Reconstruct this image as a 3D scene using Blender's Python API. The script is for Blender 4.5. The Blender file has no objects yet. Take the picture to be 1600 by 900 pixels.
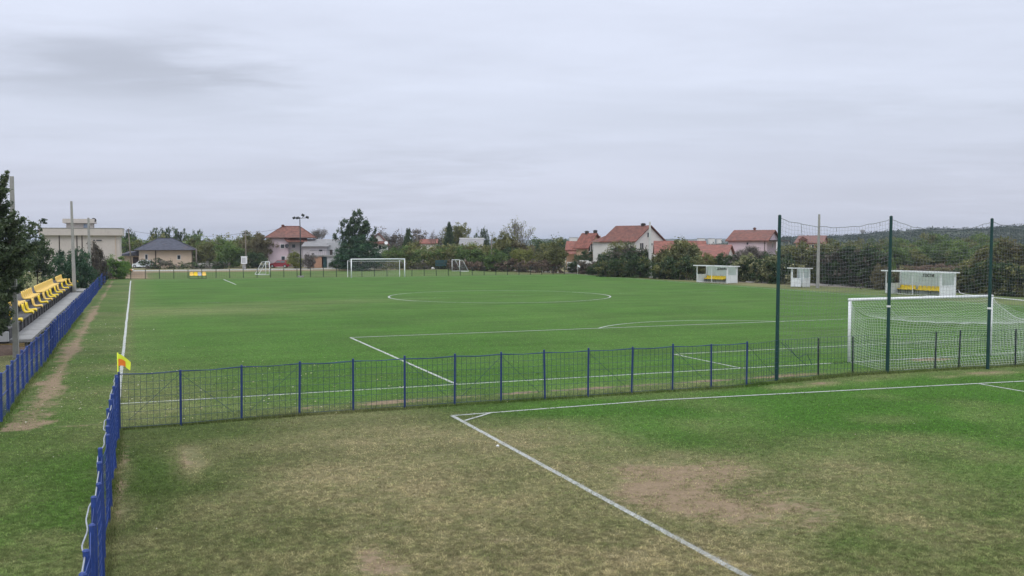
import bpy, math, random
import numpy as np
from mathutils import Vector, Matrix

sc = bpy.context.scene
COL = sc.collection
rad = math.radians

# ------------------------------------------------------------------ camera geometry (surveyed)
CX, CY, CZ = .551, -30.575, 4.772
YAW, PIT, FPX = .374, .0472, 1500.0
sy, cy_, sp, cp = math.sin(YAW), math.cos(YAW), math.sin(PIT), math.cos(PIT)
RV = (cy_, -sy)          # horizontal right of the view
FV = (sy, cy_)           # horizontal forward of the view


def W(x, a):
    """x metres to the right of and a metres ahead of the viewpoint -> world X, Y"""
    return (CX + RV[0] * x + FV[0] * a, CY + RV[1] * x + FV[1] * a)


def WU(u, a):
    return W((u - 800) / FPX * a, a)


def ZV(a, v):
    """height of something seen at picture row v when it stands a metres ahead"""
    return CZ + a * ((450 - v) * cp - FPX * sp) / (FPX * cp + (450 - v) * sp)


def G(u, v, z=0.0):
    dx = [0, 0, 0]
    kx, kv = (u - 800) / FPX, (v - 450) / FPX
    fx, fy, fz = FV[0] * cp, FV[1] * cp, -sp
    ux, uy, uz = FV[0] * sp, FV[1] * sp, cp
    dx = (fx + RV[0] * kx - ux * kv, fy + RV[1] * kx - uy * kv, fz - uz * kv)
    t = (z - CZ) / dx[2]
    return (CX + dx[0] * t, CY + dx[1] * t)


def UA(X, Y):
    a = (X - CX) * FV[0] + (Y - CY) * FV[1]; x = (X - CX) * RV[0] + (Y - CY) * RV[1]
    return 800 + FPX * x / a, a


def GA(u, v):
    X, Y = G(u, v)
    return (X - CX) * FV[0] + (Y - CY) * FV[1]


# ------------------------------------------------------------------ mesh helpers
class MB:
    def __init__(s):
        s.v = []; s.f = []; s.mi = []

    def add(s, vs, fs, mi=0):
        o = len(s.v)
        s.v.extend([tuple(p) for p in vs])
        s.f.extend([tuple(i + o for i in f) for f in fs])
        s.mi.extend([mi] * len(fs))
        return s

    def box(s, x0, y0, z0, x1, y1, z1, mi=0):
        vs = [(x0, y0, z0), (x1, y0, z0), (x1, y1, z0), (x0, y1, z0), (x0, y0, z1), (x1, y0, z1), (x1, y1, z1), (x0, y1, z1)]
        return s.add(vs, [(0, 3, 2, 1), (4, 5, 6, 7), (0, 1, 5, 4), (1, 2, 6, 5), (2, 3, 7, 6), (3, 0, 4, 7)], mi)

    def tube(s, pts, r, n=6, mi=0, cap=True, r2=None):
        P = [Vector(p) for p in pts]
        k = len(P)
        if not hasattr(r, '__len__'):
            r = [r] * k if r2 is None else [r + (r2 - r) * i / (k - 1) for i in range(k)]
        vs = []; fs = []
        ref = None
        for i in range(k):
            t = (P[min(i + 1, k - 1)] - P[max(i - 1, 0)])
            if t.length < 1e-9: t = Vector((0, 0, 1))
            t.normalize()
            if ref is None:
                ref = Vector((1, 0, 0)) if abs(t.x) < .8 else Vector((0, 1, 0))
            a = (ref - t * ref.dot(t)); a.normalize(); ref = a
            b = t.cross(a)
            for j in range(n):
                q = 2 * math.pi * (j + .5) / n
                vs.append(P[i] + (a * math.cos(q) + b * math.sin(q)) * r[i])
        for i in range(k - 1):
            for j in range(n):
                j2 = (j + 1) % n
                fs.append((i * n + j, i * n + j2, (i + 1) * n + j2, (i + 1) * n + j))
        if cap:
            fs.append(tuple(range(n - 1, -1, -1))); fs.append(tuple(range((k - 1) * n, k * n)))
        return s.add(vs, fs, mi)

    def prism(s, poly, z0, z1, mi=0):
        n = len(poly)
        vs = [(p[0], p[1], z0) for p in poly] + [(p[0], p[1], z1) for p in poly]
        fs = [tuple(range(n - 1, -1, -1)), tuple(range(n, 2 * n))] + [(i, (i + 1) % n, n + (i + 1) % n, n + i) for i in range(n)]
        return s.add(vs, fs, mi)

    def disc(s, c, nrm, r, bulge=0.0, n=20, rings=4, mi=0):
        """shallow dish"""
        c = Vector(c); nrm = Vector(nrm).normalized()
        a = nrm.orthogonal().normalized(); b = nrm.cross(a)
        vs = [c]; fs = []
        for i in range(1, rings + 1):
            t = i / rings
            for j in range(n):
                q = 2 * math.pi * j / n
                vs.append(c + (a * math.cos(q) + b * math.sin(q)) * r * t + nrm * bulge * t * t)
        for j in range(n):
            fs.append((0, 1 + j, 1 + (j + 1) % n))
        for i in range(rings - 1):
            for j in range(n):
                fs.append((1 + i * n + j, 1 + (i + 1) * n + j, 1 + (i + 1) * n + (j + 1) % n, 1 + i * n + (j + 1) % n))
        return s.add(vs, fs, mi)

    def mesh(s, name, mats, smooth=False):
        me = bpy.data.meshes.new(name)
        me.from_pydata(s.v, [], s.f)
        if not isinstance(mats, (list, tuple)): mats = [mats]
        for m in mats: me.materials.append(m)
        if len(mats) > 1: me.polygons.foreach_set('material_index', s.mi)
        if smooth: me.polygons.foreach_set('use_smooth', [True] * len(s.f))
        me.update()
        return me

    def build(s, name, mats, parent=None, smooth=False, loc=None, rz=0):
        o = bpy.data.objects.new(name, s.mesh(name, mats, smooth))
        COL.objects.link(o)
        if parent is not None: o.parent = parent
        if loc is not None: o.location = loc
        if rz: o.rotation_euler = (0, 0, rz)
        return o


def np_mesh(name, v, f, mats, attrs=None, smooth=False):
    """v (N,3), f (M,k) arrays of one face size"""
    me = bpy.data.meshes.new(name)
    v = np.asarray(v, np.float32); f = np.asarray(f, np.int32)
    M, k = f.shape
    me.vertices.add(len(v)); me.vertices.foreach_set('co', v.ravel())
    me.loops.add(M * k); me.loops.foreach_set('vertex_index', f.ravel())
    me.polygons.add(M)
    me.polygons.foreach_set('loop_start', np.arange(0, M * k, k, dtype=np.int32))
    me.polygons.foreach_set('loop_total', np.full(M, k, np.int32))
    if smooth: me.polygons.foreach_set('use_smooth', np.ones(M, bool))
    for m in (mats if isinstance(mats, (list, tuple)) else [mats]): me.materials.append(m)
    for an, av in (attrs or {}).items():
        at = me.attributes.new(an, 'FLOAT', 'POINT')
        at.data.foreach_set('value', np.asarray(av, np.float32))
    me.update(calc_edges=True)
    return me


def link(name, me, parent=None, loc=None, rz=0):
    o = bpy.data.objects.new(name, me); COL.objects.link(o)
    if parent is not None: o.parent = parent
    if loc is not None: o.location = loc
    if rz: o.rotation_euler = (0, 0, rz)
    return o


def tag(o, label, cat=None, group=None, kind=None):
    o['label'] = label
    if cat: o['category'] = cat
    if group: o['group'] = group
    if kind: o['kind'] = kind
    return o


def thing(name, label, cat, loc=(0, 0, 0), rz=0, group=None):
    o = bpy.data.objects.new(name, None); COL.objects.link(o)
    o.empty_display_size = .2
    o.location = loc; o.rotation_euler = (0, 0, rz)
    return tag(o, label, cat, group)


def dup(root, loc, rz=0, label=None, group=None, scale=None):
    r = root.copy(); COL.objects.link(r); r.location = loc; r.rotation_euler = (0, 0, rz)
    if scale is not None: r.scale = scale
    if label: r['label'] = label
    if group: r['group'] = group
    for ch in list(root.children):
        c = ch.copy(); COL.objects.link(c); c.parent = r
        for g in list(ch.children):
            d = g.copy(); COL.objects.link(d); d.parent = c
    return r


# ------------------------------------------------------------------ materials
def nodes(name):
    m = bpy.data.materials.new(name); m.use_nodes = True
    nt = m.node_tree
    return m, nt, nt.nodes, nt.links, nt.nodes['Principled BSDF']


def ND(nt, typ, **kw):
    n = nt.nodes.new(typ)
    for k, v in kw.items():
        if k.startswith('i_'):
            n.inputs[k[2:].replace('_', ' ')].default_value = v
        else:
            setattr(n, k, v)
    return n


def mathn(nt, op, a, b=None, c=None, clamp=False):
    n = nt.nodes.new('ShaderNodeMath'); n.operation = op; n.use_clamp = clamp
    for i, x in enumerate((a, b, c)):
        if x is None: continue
        if isinstance(x, (int, float)): n.inputs[i].default_value = x
        else: nt.links.new(x, n.inputs[i])
    return n.outputs[0]


def mixc(nt, f, a, b, bt='MIX'):
    n = nt.nodes.new('ShaderNodeMix'); n.data_type = 'RGBA'; n.blend_type = bt
    for s, x in ((n.inputs[0], f), (n.inputs[6], a), (n.inputs[7], b)):
        if isinstance(x, (int, float)): s.default_value = x
        elif isinstance(x, tuple): s.default_value = (x[0], x[1], x[2], 1)
        else: nt.links.new(x, s)
    return n.outputs[2]


def noise(nt, vec, scale, detail=3, rough=.55, dist=0.0):
    n = nt.nodes.new('ShaderNodeTexNoise')
    n.inputs['Scale'].default_value = scale; n.inputs['Detail'].default_value = detail
    n.inputs['Roughness'].default_value = rough; n.inputs['Distortion'].default_value = dist
    if vec is not None: nt.links.new(vec, n.inputs['Vector'])
    return n.outputs[0]


def scaled(nt, vec, s):
    n = nt.nodes.new('ShaderNodeMapping'); n.inputs['Scale'].default_value = s
    nt.links.new(vec, n.inputs['Vector']); return n.outputs[0]


def objco(nt):
    return nt.nodes.new('ShaderNodeTexCoord').outputs['Object']


def worldpos(nt):
    return nt.nodes.new('ShaderNodeNewGeometry').outputs['Position']


def attr(nt, name):
    n = nt.nodes.new('ShaderNodeAttribute'); n.attribute_name = name
    return n.outputs['Fac']


def ramp(nt, fac, stops):
    n = nt.nodes.new('ShaderNodeValToRGB')
    e = n.color_ramp.elements
    while len(e) < len(stops): e.new(.5)
    for el, (p, c) in zip(e, stops):
        el.position = p; el.color = (c[0], c[1], c[2], 1)
    nt.links.new(fac, n.inputs[0]); return n.outputs[0]


def smooth(nt, x, lo, hi):
    n = nt.nodes.new('ShaderNodeMapRange'); n.interpolation_type = 'SMOOTHSTEP'
    n.inputs['From Min'].default_value = lo; n.inputs['From Max'].default_value = hi
    nt.links.new(x, n.inputs['Value']); return n.outputs[0]


def bump(nt, h, strength, dist, b):
    n = nt.nodes.new('ShaderNodeBump'); n.inputs['Strength'].default_value = strength
    n.inputs['Distance'].default_value = dist
    nt.links.new(h, n.inputs['Height']); nt.links.new(n.outputs[0], b.inputs['Normal'])


def simple(name, col, rough=.6, metal=0.0, var=.18, scale=3.0, stain=None, stain_amt=.3, bmp=0.0, spec=.4):
    m, nt, N, L, b = nodes(name)
    oc = objco(nt)
    n1 = noise(nt, oc, scale, 4, .6)
    n2 = noise(nt, oc, scale * 9, 3, .6)
    k = mathn(nt, 'ADD', mathn(nt, 'MULTIPLY', n1, .65), mathn(nt, 'MULTIPLY', n2, .35))
    lo = tuple(c * (1 - var) for c in col); hi = tuple(min(1, c * (1 + var)) for c in col)
    c = mixc(nt, smooth(nt, k, .3, .7), lo, hi)
    if stain:
        n3 = noise(nt, scaled(nt, oc, (1, 1, .35)), scale * 2.2, 5, .7)
        c = mixc(nt, mathn(nt, 'MULTIPLY', smooth(nt, n3, .5, .72), stain_amt), c, stain)
    L.new(c, b.inputs['Base Color'])
    b.inputs['Roughness'].default_value = rough; b.inputs['Metallic'].default_value = metal
    b.inputs['Specular IOR Level'].default_value = spec
    if bmp: bump(nt, n2, bmp, .01, b)
    return m


def tile_mat(name, col, col2, row=.32):
    """clay tiles: rows and columns in roof-local UV given by object coordinates"""
    m, nt, N, L, b = nodes(name)
    oc = objco(nt)
    sx = nt.nodes.new('ShaderNodeSeparateXYZ'); L.new(oc, sx.inputs[0])
    h = mathn(nt, 'FRACT', mathn(nt, 'MULTIPLY', sx.outputs[2], 1 / (row * .55)))
    n1 = noise(nt, oc, .4, 4, .6); n2 = noise(nt, oc, 1.7, 4, .75); n3 = noise(nt, scaled(nt, oc, (1, 1, 1.6)), 4.5, 2, .6)
    c = mixc(nt, smooth(nt, n2, .4, .6), col, tuple(q * .8 for q in col2))
    c = mixc(nt, mathn(nt, 'MULTIPLY', smooth(nt, n1, .48, .72), .5), c, (.13, .085, .07))
    c = mixc(nt, mathn(nt, 'MULTIPLY', smooth(nt, n3, .5, .75), .35), c, (.06, .04, .035))
    L.new(c, b.inputs['Base Color']); b.inputs['Roughness'].default_value = .85
    bump(nt, mathn(nt, 'ADD', h, mathn(nt, 'MULTIPLY', n3, .6)), .7, .06, b)
    return m


def leaf_mat(name, dark, mid, light, hue=None):
    m, nt, N, L, b = nodes(name)
    t = attr(nt, 'tone')
    oi = nt.nodes.new('ShaderNodeObjectInfo')
    gi = nt.nodes.new('ShaderNodeNewGeometry')
    f = mathn(nt, 'ADD', mathn(nt, 'MULTIPLY', t, .75), mathn(nt, 'MULTIPLY', gi.outputs['Random Per Island'], .3))
    f = mathn(nt, 'ADD', f, mathn(nt, 'MULTIPLY', mathn(nt, 'SUBTRACT', oi.outputs['Random'], .5), .16), clamp=True)
    c = ramp(nt, f, [(.08, dark), (.5, mid), (.95, light)])
    N.remove(b)
    d = nt.nodes.new('ShaderNodeBsdfDiffuse'); L.new(c, d.inputs[0])
    tr = nt.nodes.new('ShaderNodeBsdfTranslucent'); L.new(c, tr.inputs[0])
    g = nt.nodes.new('ShaderNodeBsdfGlossy'); g.inputs['Roughness'].default_value = .5
    mx = nt.nodes.new('ShaderNodeMixShader'); mx.inputs[0].default_value = .42
    L.new(d.outputs[0], mx.inputs[1]); L.new(tr.outputs[0], mx.inputs[2])
    m2 = nt.nodes.new('ShaderNodeMixShader'); m2.inputs[0].default_value = .03
    L.new(mx.outputs[0], m2.inputs[1]); L.new(g.outputs[0], m2.inputs[2])
    L.new(m2.outputs[0], N['Material Output'].inputs[0])
    return m


def glass_mat(name, col=(.02, .024, .03)):
    m, nt, N, L, b = nodes(name)
    n = noise(nt, objco(nt), .8, 2, .5)
    L.new(mixc(nt, n, col, tuple(c * 2.2 for c in col)), b.inputs['Base Color'])
    b.inputs['Roughness'].default_value = .12; b.inputs['Specular IOR Level'].default_value = .6
    return m


M = {}
M['blue'] = simple('blue_paint', (.017, .037, .135), .5, 0, .25, 2.5, stain=(.06, .08, .16), stain_amt=.35)
M['blue3'] = simple('bright_blue_paint', (.020, .05, .215), .5, 0, .25, 2.5, stain=(.09, .11, .2), stain_amt=.4)
M['blue_wire'] = simple('blue_wire', (.02, .05, .22), .5, 0, .3, 2)
M['green_wire'] = simple('dark_wire', (.014, .036, .085), .5, 0, .3, 2)
M['grey_wire'] = simple('galvanised_wire', (.36, .38, .42), .45, .3, .2, 3)
M['dkgreen'] = simple('dark_green_paint', (.008, .045, .042), .45, 0, .25, 2, stain=(.03, .05, .05), stain_amt=.3)
M['black'] = simple('blackened_paint', (.012, .018, .03), .55, 0, .3, 3)
M['fargreen'] = simple('far_fence_paint', (.012, .03, .022), .55, 0, .3, 3)
M['white'] = simple('white_paint', (.78, .79, .79), .5, 0, .06, 2.5, stain=(.45, .43, .38), stain_amt=.3)
M['goalwhite'] = simple('goal_white_paint', (.82, .83, .84), .4, 0, .05, 2, stain=(.5, .48, .42), stain_amt=.35)
M['net'] = simple('white_net_cord', (.60, .62, .61), .8, 0, .1, 4)
M['netdark'] = simple('grey_net_cord', (.20, .21, .22), .8, 0, .2, 2)
M['panel'] = simple('white_sheet_panel', (.76, .78, .79), .55, 0, .07, 1.5, stain=(.42, .41, .38), stain_amt=.4)
M['poly'] = simple('grey_green_back_panel', (.66, .72, .69), .5, 0, .06, 1.2, stain=(.46, .48, .44), stain_amt=.35)
M['yellow'] = simple('yellow_plastic', (.85, .60, .015), .42, 0, .08, 3, spec=.45)
M['faded'] = simple('faded_yellow_plastic', (.83, .55, .12), .5, 0, .1, 3)
M['greyseat'] = simple('grey_plastic', (.42, .43, .48), .5, 0, .1, 3)
M['concrete'] = simple('concrete', (.27, .265, .255), .9, 0, .2, 1.6, stain=(.15, .14, .125), stain_amt=.5, bmp=.5)
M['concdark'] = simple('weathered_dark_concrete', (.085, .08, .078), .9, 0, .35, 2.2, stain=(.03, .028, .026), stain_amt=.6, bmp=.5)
M['pole'] = simple('concrete_pole_grey', (.33, .32, .295), .9, 0, .15, 1.2, stain=(.2, .185, .165), stain_amt=.6, bmp=.4)
M['polewhite'] = simple('pale_concrete_pole', (.58, .57, .54), .85, 0, .1, 1.2, stain=(.3, .29, .27), stain_amt=.5)
M['wood'] = simple('weathered_wood_pole', (.17, .145, .12), .9, 0, .25, 2, bmp=.4)
M['bark'] = simple('bark', (.075, .06, .046), .95, 0, .35, 5, bmp=.6)
M['greybark'] = simple('grey_twigs', (.14, .12, .105), .95, 0, .3, 5)
M['beige'] = simple('beige_render', (.53, .475, .43), .9, 0, .06, .5, stain=(.40, .35, .30), stain_amt=.35)
M['beige2'] = simple('sand_render', (.57, .45, .35), .9, 0, .06, .6, stain=(.42, .33, .26), stain_amt=.3)
M['pink'] = simple('pale_pink_render', (.56, .45, .48), .9, 0, .06, .5, stain=(.42, .34, .36), stain_amt=.4)
M['pinkwhite'] = simple('greyish_pink_render', (.54, .50, .51), .9, 0, .06, .5, stain=(.40, .37, .38), stain_amt=.4)
M['cream'] = simple('cream_render', (.62, .60, .56), .9, 0, .05, .5, stain=(.45, .43, .40), stain_amt=.35)
M['greywall'] = simple('grey_render', (.42, .42, .43), .9, 0, .08, .6, stain=(.27, .27, .28), stain_amt=.5)
M['peach'] = simple('peach_render', (.60, .40, .27), .9, 0, .06, .6, stain=(.42, .29, .2), stain_amt=.3)
M['brickw'] = simple('bare_brick', (.42, .24, .16), .95, 0, .18, 4, bmp=.4)
M['white_ren'] = simple('white_render', (.68, .67, .65), .9, 0, .05, .6, stain=(.5, .48, .45), stain_amt=.3)
M['trim'] = simple('white_trim', (.72, .72, .71), .6, 0, .05, 2)
M['darktrim'] = simple('dark_brown_trim', (.05, .036, .03), .6, 0, .2, 2)
M['darkmetal'] = simple('dark_metal', (.035, .038, .042), .5, .3, .2, 3)
M['glass'] = glass_mat('window_glass')
M['paleglass'] = glass_mat('painted_sky_glass', (.16, .19, .24))  # paler base colour paints the reflected sky into the glass
M['tile_red'] = tile_mat('weathered_red_tiles', (.235, .10, .07), (.155, .068, .054))
M['tile_terra'] = tile_mat('terracotta_tiles', (.285, .105, .075), (.215, .082, .062))
M['tile_brown'] = tile_mat('brown_red_tiles', (.22, .085, .06), (.155, .065, .05))
M['tile_slate'] = tile_mat('slate_grey_tiles', (.075, .08, .105), (.055, .06, .085))
M['roofgrey'] = simple('grey_roof_sheet', (.24, .235, .235), .8, 0, .15, .8, stain=(.13, .12, .12), stain_amt=.5)
M['carwhite'] = simple('white_car_paint', (.70, .73, .76), .25, 0, .03, 1, spec=.6)
M['carred'] = simple('dark_red_car_paint', (.24, .012, .02), .25, 0, .05, 1, spec=.6)
M['tyre'] = simple('tyre_rubber', (.016, .016, .017), .85, 0, .2, 6)
M['rim'] = simple('alloy_rim', (.5, .51, .52), .35, .7, .1, 6)
M['light'] = simple('headlight_lens', (.62, .64, .66), .15, 0, .05, 6)
M['taillight'] = simple('tail_light_lens', (.35, .012, .012), .2, 0, .05, 6)
M['orange'] = simple('orange_cloth', (.86, .22, .03), .7, 0, .1, 6)
M['flagyellow'] = simple('yellow_green_cloth', (.72, .80, .05), .7, 0, .08, 6)
M['sack'] = simple('white_sack_cloth', (.72, .70, .66), .8, 0, .15, 5)
M['letter'] = simple('dark_lettering', (.035, .03, .032), .7, 0, .2, 6)
M['soil'] = simple('brown_soil', (.10, .068, .052), .95, 0, .4, 3, bmp=.8)
M['ochre'] = simple('ochre_plaster', (.24, .17, .07), .95, 0, .35, 2, bmp=.5)
M['shedgreen'] = simple('blue_green_sheet', (.018, .062, .066), .6, 0, .2, 1.5)
M['straw'] = leaf_mat('dry_reed', (0.138, 0.094, 0.062), (0.237, 0.169, 0.119), (0.375, 0.288, 0.206))
M['L_green'] = leaf_mat('leaf_green', (0.054, 0.096, 0.026), (0.123, 0.200, 0.051), (0.259, 0.342, 0.100))
M['L_dark'] = leaf_mat('leaf_dark_green', (0.022, 0.048, 0.020), (0.051, 0.091, 0.034), (0.127, 0.183, 0.067))
M['L_edge'] = leaf_mat('leaf_edge_tree', (.036, .056, .030), (.082, .118, .055), (.20, .235, .125))
M['L_deep'] = leaf_mat('leaf_deep_bluegreen', (0.020, 0.051, 0.027), (0.042, 0.104, 0.050), (0.104, 0.189, 0.086))
M['L_olive'] = leaf_mat('leaf_olive', (0.072, 0.079, 0.027), (0.159, 0.170, 0.055), (0.318, 0.311, 0.114))
M['L_yellow'] = leaf_mat('leaf_yellow_green', (0.085, 0.101, 0.025), (0.186, 0.209, 0.046), (0.341, 0.341, 0.101))
M['L_autumn'] = leaf_mat('leaf_autumn', (0.077, 0.066, 0.033), (0.159, 0.137, 0.067), (0.278, 0.251, 0.134))
M['L_brown'] = leaf_mat('leaf_red_brown', (0.056, 0.046, 0.037), (0.124, 0.105, 0.080), (0.226, 0.200, 0.151))
M['L_grey'] = leaf_mat('leaf_grey_twig', (0.078, 0.070, 0.059), (0.171, 0.152, 0.127), (0.310, 0.287, 0.248))
M['L_vine'] = leaf_mat('leaf_pale_vine', (0.083, 0.102, 0.044), (0.221, 0.236, 0.107), (0.629, 0.597, 0.339))
M['L_bright'] = leaf_mat('leaf_bright_green', (0.052, 0.107, 0.019), (0.121, 0.232, 0.040), (0.242, 0.375, 0.078))
M['L_forest'] = leaf_mat('forest_leaf', (0.044, 0.079, 0.033), (0.089, 0.140, 0.051), (0.179, 0.234, 0.083))
M['L_far'] = leaf_mat('far_forest_leaf', (0.019, 0.035, 0.027), (0.035, 0.057, 0.040), (0.062, 0.092, 0.060))


def grass_color(nt, dry, lush, fine=1.0):
    """turf palette shared by the ground sheet and the blades"""
    green = mixc(nt, lush, (.062, .090, .024), (.058, .142, .020))
    straw = (.25, .212, .118)
    return mixc(nt, dry, green, straw)


def make_ground_mat():
    m, nt, N, L, b = nodes('turf')
    P = worldpos(nt)
    dry, dirt, lush = attr(nt, 'dry'), attr(nt, 'dirt'), attr(nt, 'lush')
    nA = noise(nt, P, .22, 4, .6); nB = noise(nt, scaled(nt, P, (.6, 1, 1)), 1.3, 4, .65)
    nC = noise(nt, scaled(nt, P, (.55, 1, 1)), 7, 4, .7); nD = noise(nt, P, 55, 2, .6)
    nS = noise(nt, scaled(nt, P, (.10, .55, 1)), 1.0, 4, .6)       # mowing streaks across the pitch
    w = mathn(nt, 'ADD', mathn(nt, 'MULTIPLY', mathn(nt, 'SUBTRACT', nB, .5), 1.2), mathn(nt, 'MULTIPLY', mathn(nt, 'SUBTRACT', nC, .5), 1.5))
    amp = mathn(nt, 'ADD', mathn(nt, 'MULTIPLY', dry, 1.0), .10)
    d2 = mathn(nt, 'ADD', dry, mathn(nt, 'MULTIPLY', w, amp), clamp=True)
    l2 = mathn(nt, 'ADD', lush, mathn(nt, 'MULTIPLY', mathn(nt, 'SUBTRACT', nA, .5), .8), clamp=True)
    c = grass_color(nt, d2, l2)
    k = mathn(nt, 'ADD', mathn(nt, 'MULTIPLY', mathn(nt, 'SUBTRACT', nS, .5), .85), mathn(nt, 'MULTIPLY', mathn(nt, 'SUBTRACT', nA, .5), .5))
    k = mathn(nt, 'ADD', k, mathn(nt, 'MULTIPLY', mathn(nt, 'SUBTRACT', nC, .5), .75))
    k = mathn(nt, 'ADD', k, mathn(nt, 'MULTIPLY', mathn(nt, 'SUBTRACT', nD, .5), .6))
    k = mathn(nt, 'ADD', k, 1.0)
    kc = nt.nodes.new('ShaderNodeCombineXYZ')
    for i in range(3): L.new(k, kc.inputs[i])
    c = mixc(nt, 1.0, c, kc.outputs[0], 'MULTIPLY')
    dm = mathn(nt, 'ADD', dirt, mathn(nt, 'ADD', mathn(nt, 'MULTIPLY', mathn(nt, 'SUBTRACT', nB, .5), .7), mathn(nt, 'MULTIPLY', mathn(nt, 'SUBTRACT', nC, .5), .9)))
    soil = mixc(nt, nC, (.17, .125, .078), (.33, .245, .16))
    c = mixc(nt, smooth(nt, dm, .38, .72), c, soil)
    L.new(c, b.inputs['Base Color']); b.inputs['Roughness'].default_value = .95
    b.inputs['Specular IOR Level'].default_value = .12
    bump(nt, mathn(nt, 'ADD', nC, mathn(nt, 'MULTIPLY', nD, .5)), .55, .05, b)
    return m


def make_blade_mat():
    m, nt, N, L, b = nodes('grass_blade')
    dry, lush, paint, rnd = attr(nt, 'dry'), attr(nt, 'lush'), attr(nt, 'paint'), attr(nt, 'rnd')
    c = grass_color(nt, dry, lush)
    k = mathn(nt, 'ADD', mathn(nt, 'MULTIPLY', mathn(nt, 'POWER', rnd, 1.5), 2.6), .75)
    kc = nt.nodes.new('ShaderNodeCombineXYZ')
    for i in range(3): L.new(k, kc.inputs[i])
    c = mixc(nt, 1.0, c, kc.outputs[0], 'MULTIPLY')
    c = mixc(nt, paint, c, (.46, .46, .44))
    N.remove(b)
    d = nt.nodes.new('ShaderNodeBsdfDiffuse'); L.new(c, d.inputs[0])
    tr = nt.nodes.new('ShaderNodeBsdfTranslucent'); L.new(c, tr.inputs[0])
    mx = nt.nodes.new('ShaderNodeMixShader'); mx.inputs[0].default_value = .4
    L.new(d.outputs[0], mx.inputs[1]); L.new(tr.outputs[0], mx.inputs[2])
    L.new(mx.outputs[0], N['Material Output'].inputs[0])
    return m


def make_line_mat(name, strength):
    """chalk line on turf; turf shows through where it is worn"""
    m, nt, N, L, b = nodes(name)
    P = worldpos(nt)
    n1 = noise(nt, P, 9, 4, .7); n2 = noise(nt, P, .7, 3, .6)
    f = mathn(nt, 'ADD', mathn(nt, 'MULTIPLY', n1, .8), mathn(nt, 'MULTIPLY', n2, .5))
    f = smooth(nt, f, 1.05 - strength, 1.25 - strength)
    c = mixc(nt, f, (.05, .11, .025), (.46, .47, .45))
    L.new(c, b.inputs['Base Color']); b.inputs['Roughness'].default_value = .95
    b.inputs['Specular IOR Level'].default_value = .1
    return m


M['ground'] = make_ground_mat(); M['blade'] = make_blade_mat()
M['line'] = make_line_mat('chalk_line', .64); M['line_worn'] = make_line_mat('worn_chalk_line', .60)
M['line_faint'] = make_line_mat('faint_chalk_line', .40)
M['road'] = simple('pale_concrete_road', (.46, .44, .405), .95, 0, .15, .5, stain=(.28, .26, .23), stain_amt=.5, bmp=.3)
M['gravel'] = simple('gravel_path', (.27, .24, .205), .98, 0, .25, .9, stain=(.14, .13, .09), stain_amt=.5, bmp=.5)

def sheet_mat(name, col):
    m, nt, N, L, b = nodes(name)
    c = mixc(nt, noise(nt, objco(nt), 1.5, 4, .6), tuple(x * .9 for x in col), col)
    N.remove(b)
    d = nt.nodes.new('ShaderNodeBsdfDiffuse'); L.new(c, d.inputs[0])
    t = nt.nodes.new('ShaderNodeBsdfTranslucent'); L.new(c, t.inputs[0])
    mx = nt.nodes.new('ShaderNodeMixShader'); mx.inputs[0].default_value = .55
    L.new(d.outputs[0], mx.inputs[1]); L.new(t.outputs[0], mx.inputs[2]); L.new(mx.outputs[0], N['Material Output'].inputs[0])
    return m


M['clearsheet'] = sheet_mat('translucent_roof_sheet', (.84, .87, .86))

# ------------------------------------------------------------------ the ground and its wear
rng = np.random.default_rng(7)


def vnoise(X, Y, s, seed):
    """cheap smooth value noise"""
    r = np.random.default_rng(seed); T = r.random((64, 64))
    x = X * s; y = Y * s
    xi = np.floor(x).astype(int); yi = np.floor(y).astype(int)
    fx = x - xi; fy = y - yi; fx = fx * fx * (3 - 2 * fx); fy = fy * fy * (3 - 2 * fy)
    a = T[xi % 64, yi % 64]; b = T[(xi + 1) % 64, yi % 64]; c = T[xi % 64, (yi + 1) % 64]; d = T[(xi + 1) % 64, (yi + 1) % 64]
    return (a * (1 - fx) + b * fx) * (1 - fy) + (c * (1 - fx) + d * fx) * fy


def sstep(x, a, b):
    t = np.clip((x - a) / (b - a), 0, 1); return t * t * (3 - 2 * t)


def seg_dist(X, Y, x0, y0, x1, y1):
    dx, dy = x1 - x0, y1 - y0
    t = np.clip(((X - x0) * dx + (Y - y0) * dy) / (dx * dx + dy * dy), 0, 1)
    return np.hypot(X - x0 - t * dx, Y - y0 - t * dy)


PATCHES = [  # u, v, half width x, half width y, amount: bare patches of the practice pitch
    (1035, 765, 1.8, 2.1, .86), (1110, 755, 2.0, 1.9, .70), (1190, 792, 1.9, 1.5, .55), (960, 745, .9, 1.0, .6), (590, 872, .5, 1.0, .85), (562, 825, .4, .6, .7), (300, 715, .2, 1.6, .8), (505, 695, .5, .5, .6), (440, 745, .4, .5, .45), (530, 790, .3, .3, .5),
    (510, 690, .5, .6, .35), (1300, 740, 1.2, .8, .28), (1430, 850, .7, .5, .3), (760, 840, 1.2, .8, .3), (1180, 860, 1.2, .9, .35), (1000, 870, .9, .7, .3),
    (700, 870, .7, .7, .3), (1380, 655, .8, .5, .22), (185, 800, .3, .8, .55), (182, 735, .22, .8, .45),
    (1285, 599, .5, .22, .8), (1545, 583, 1.0, .25, .75), (1480, 588, .6, .2, .6), (1350, 595, .4, .2, .5), (60, 870, .5, .9, .4), (1240, 604, .6, .2, .6)]


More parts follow.
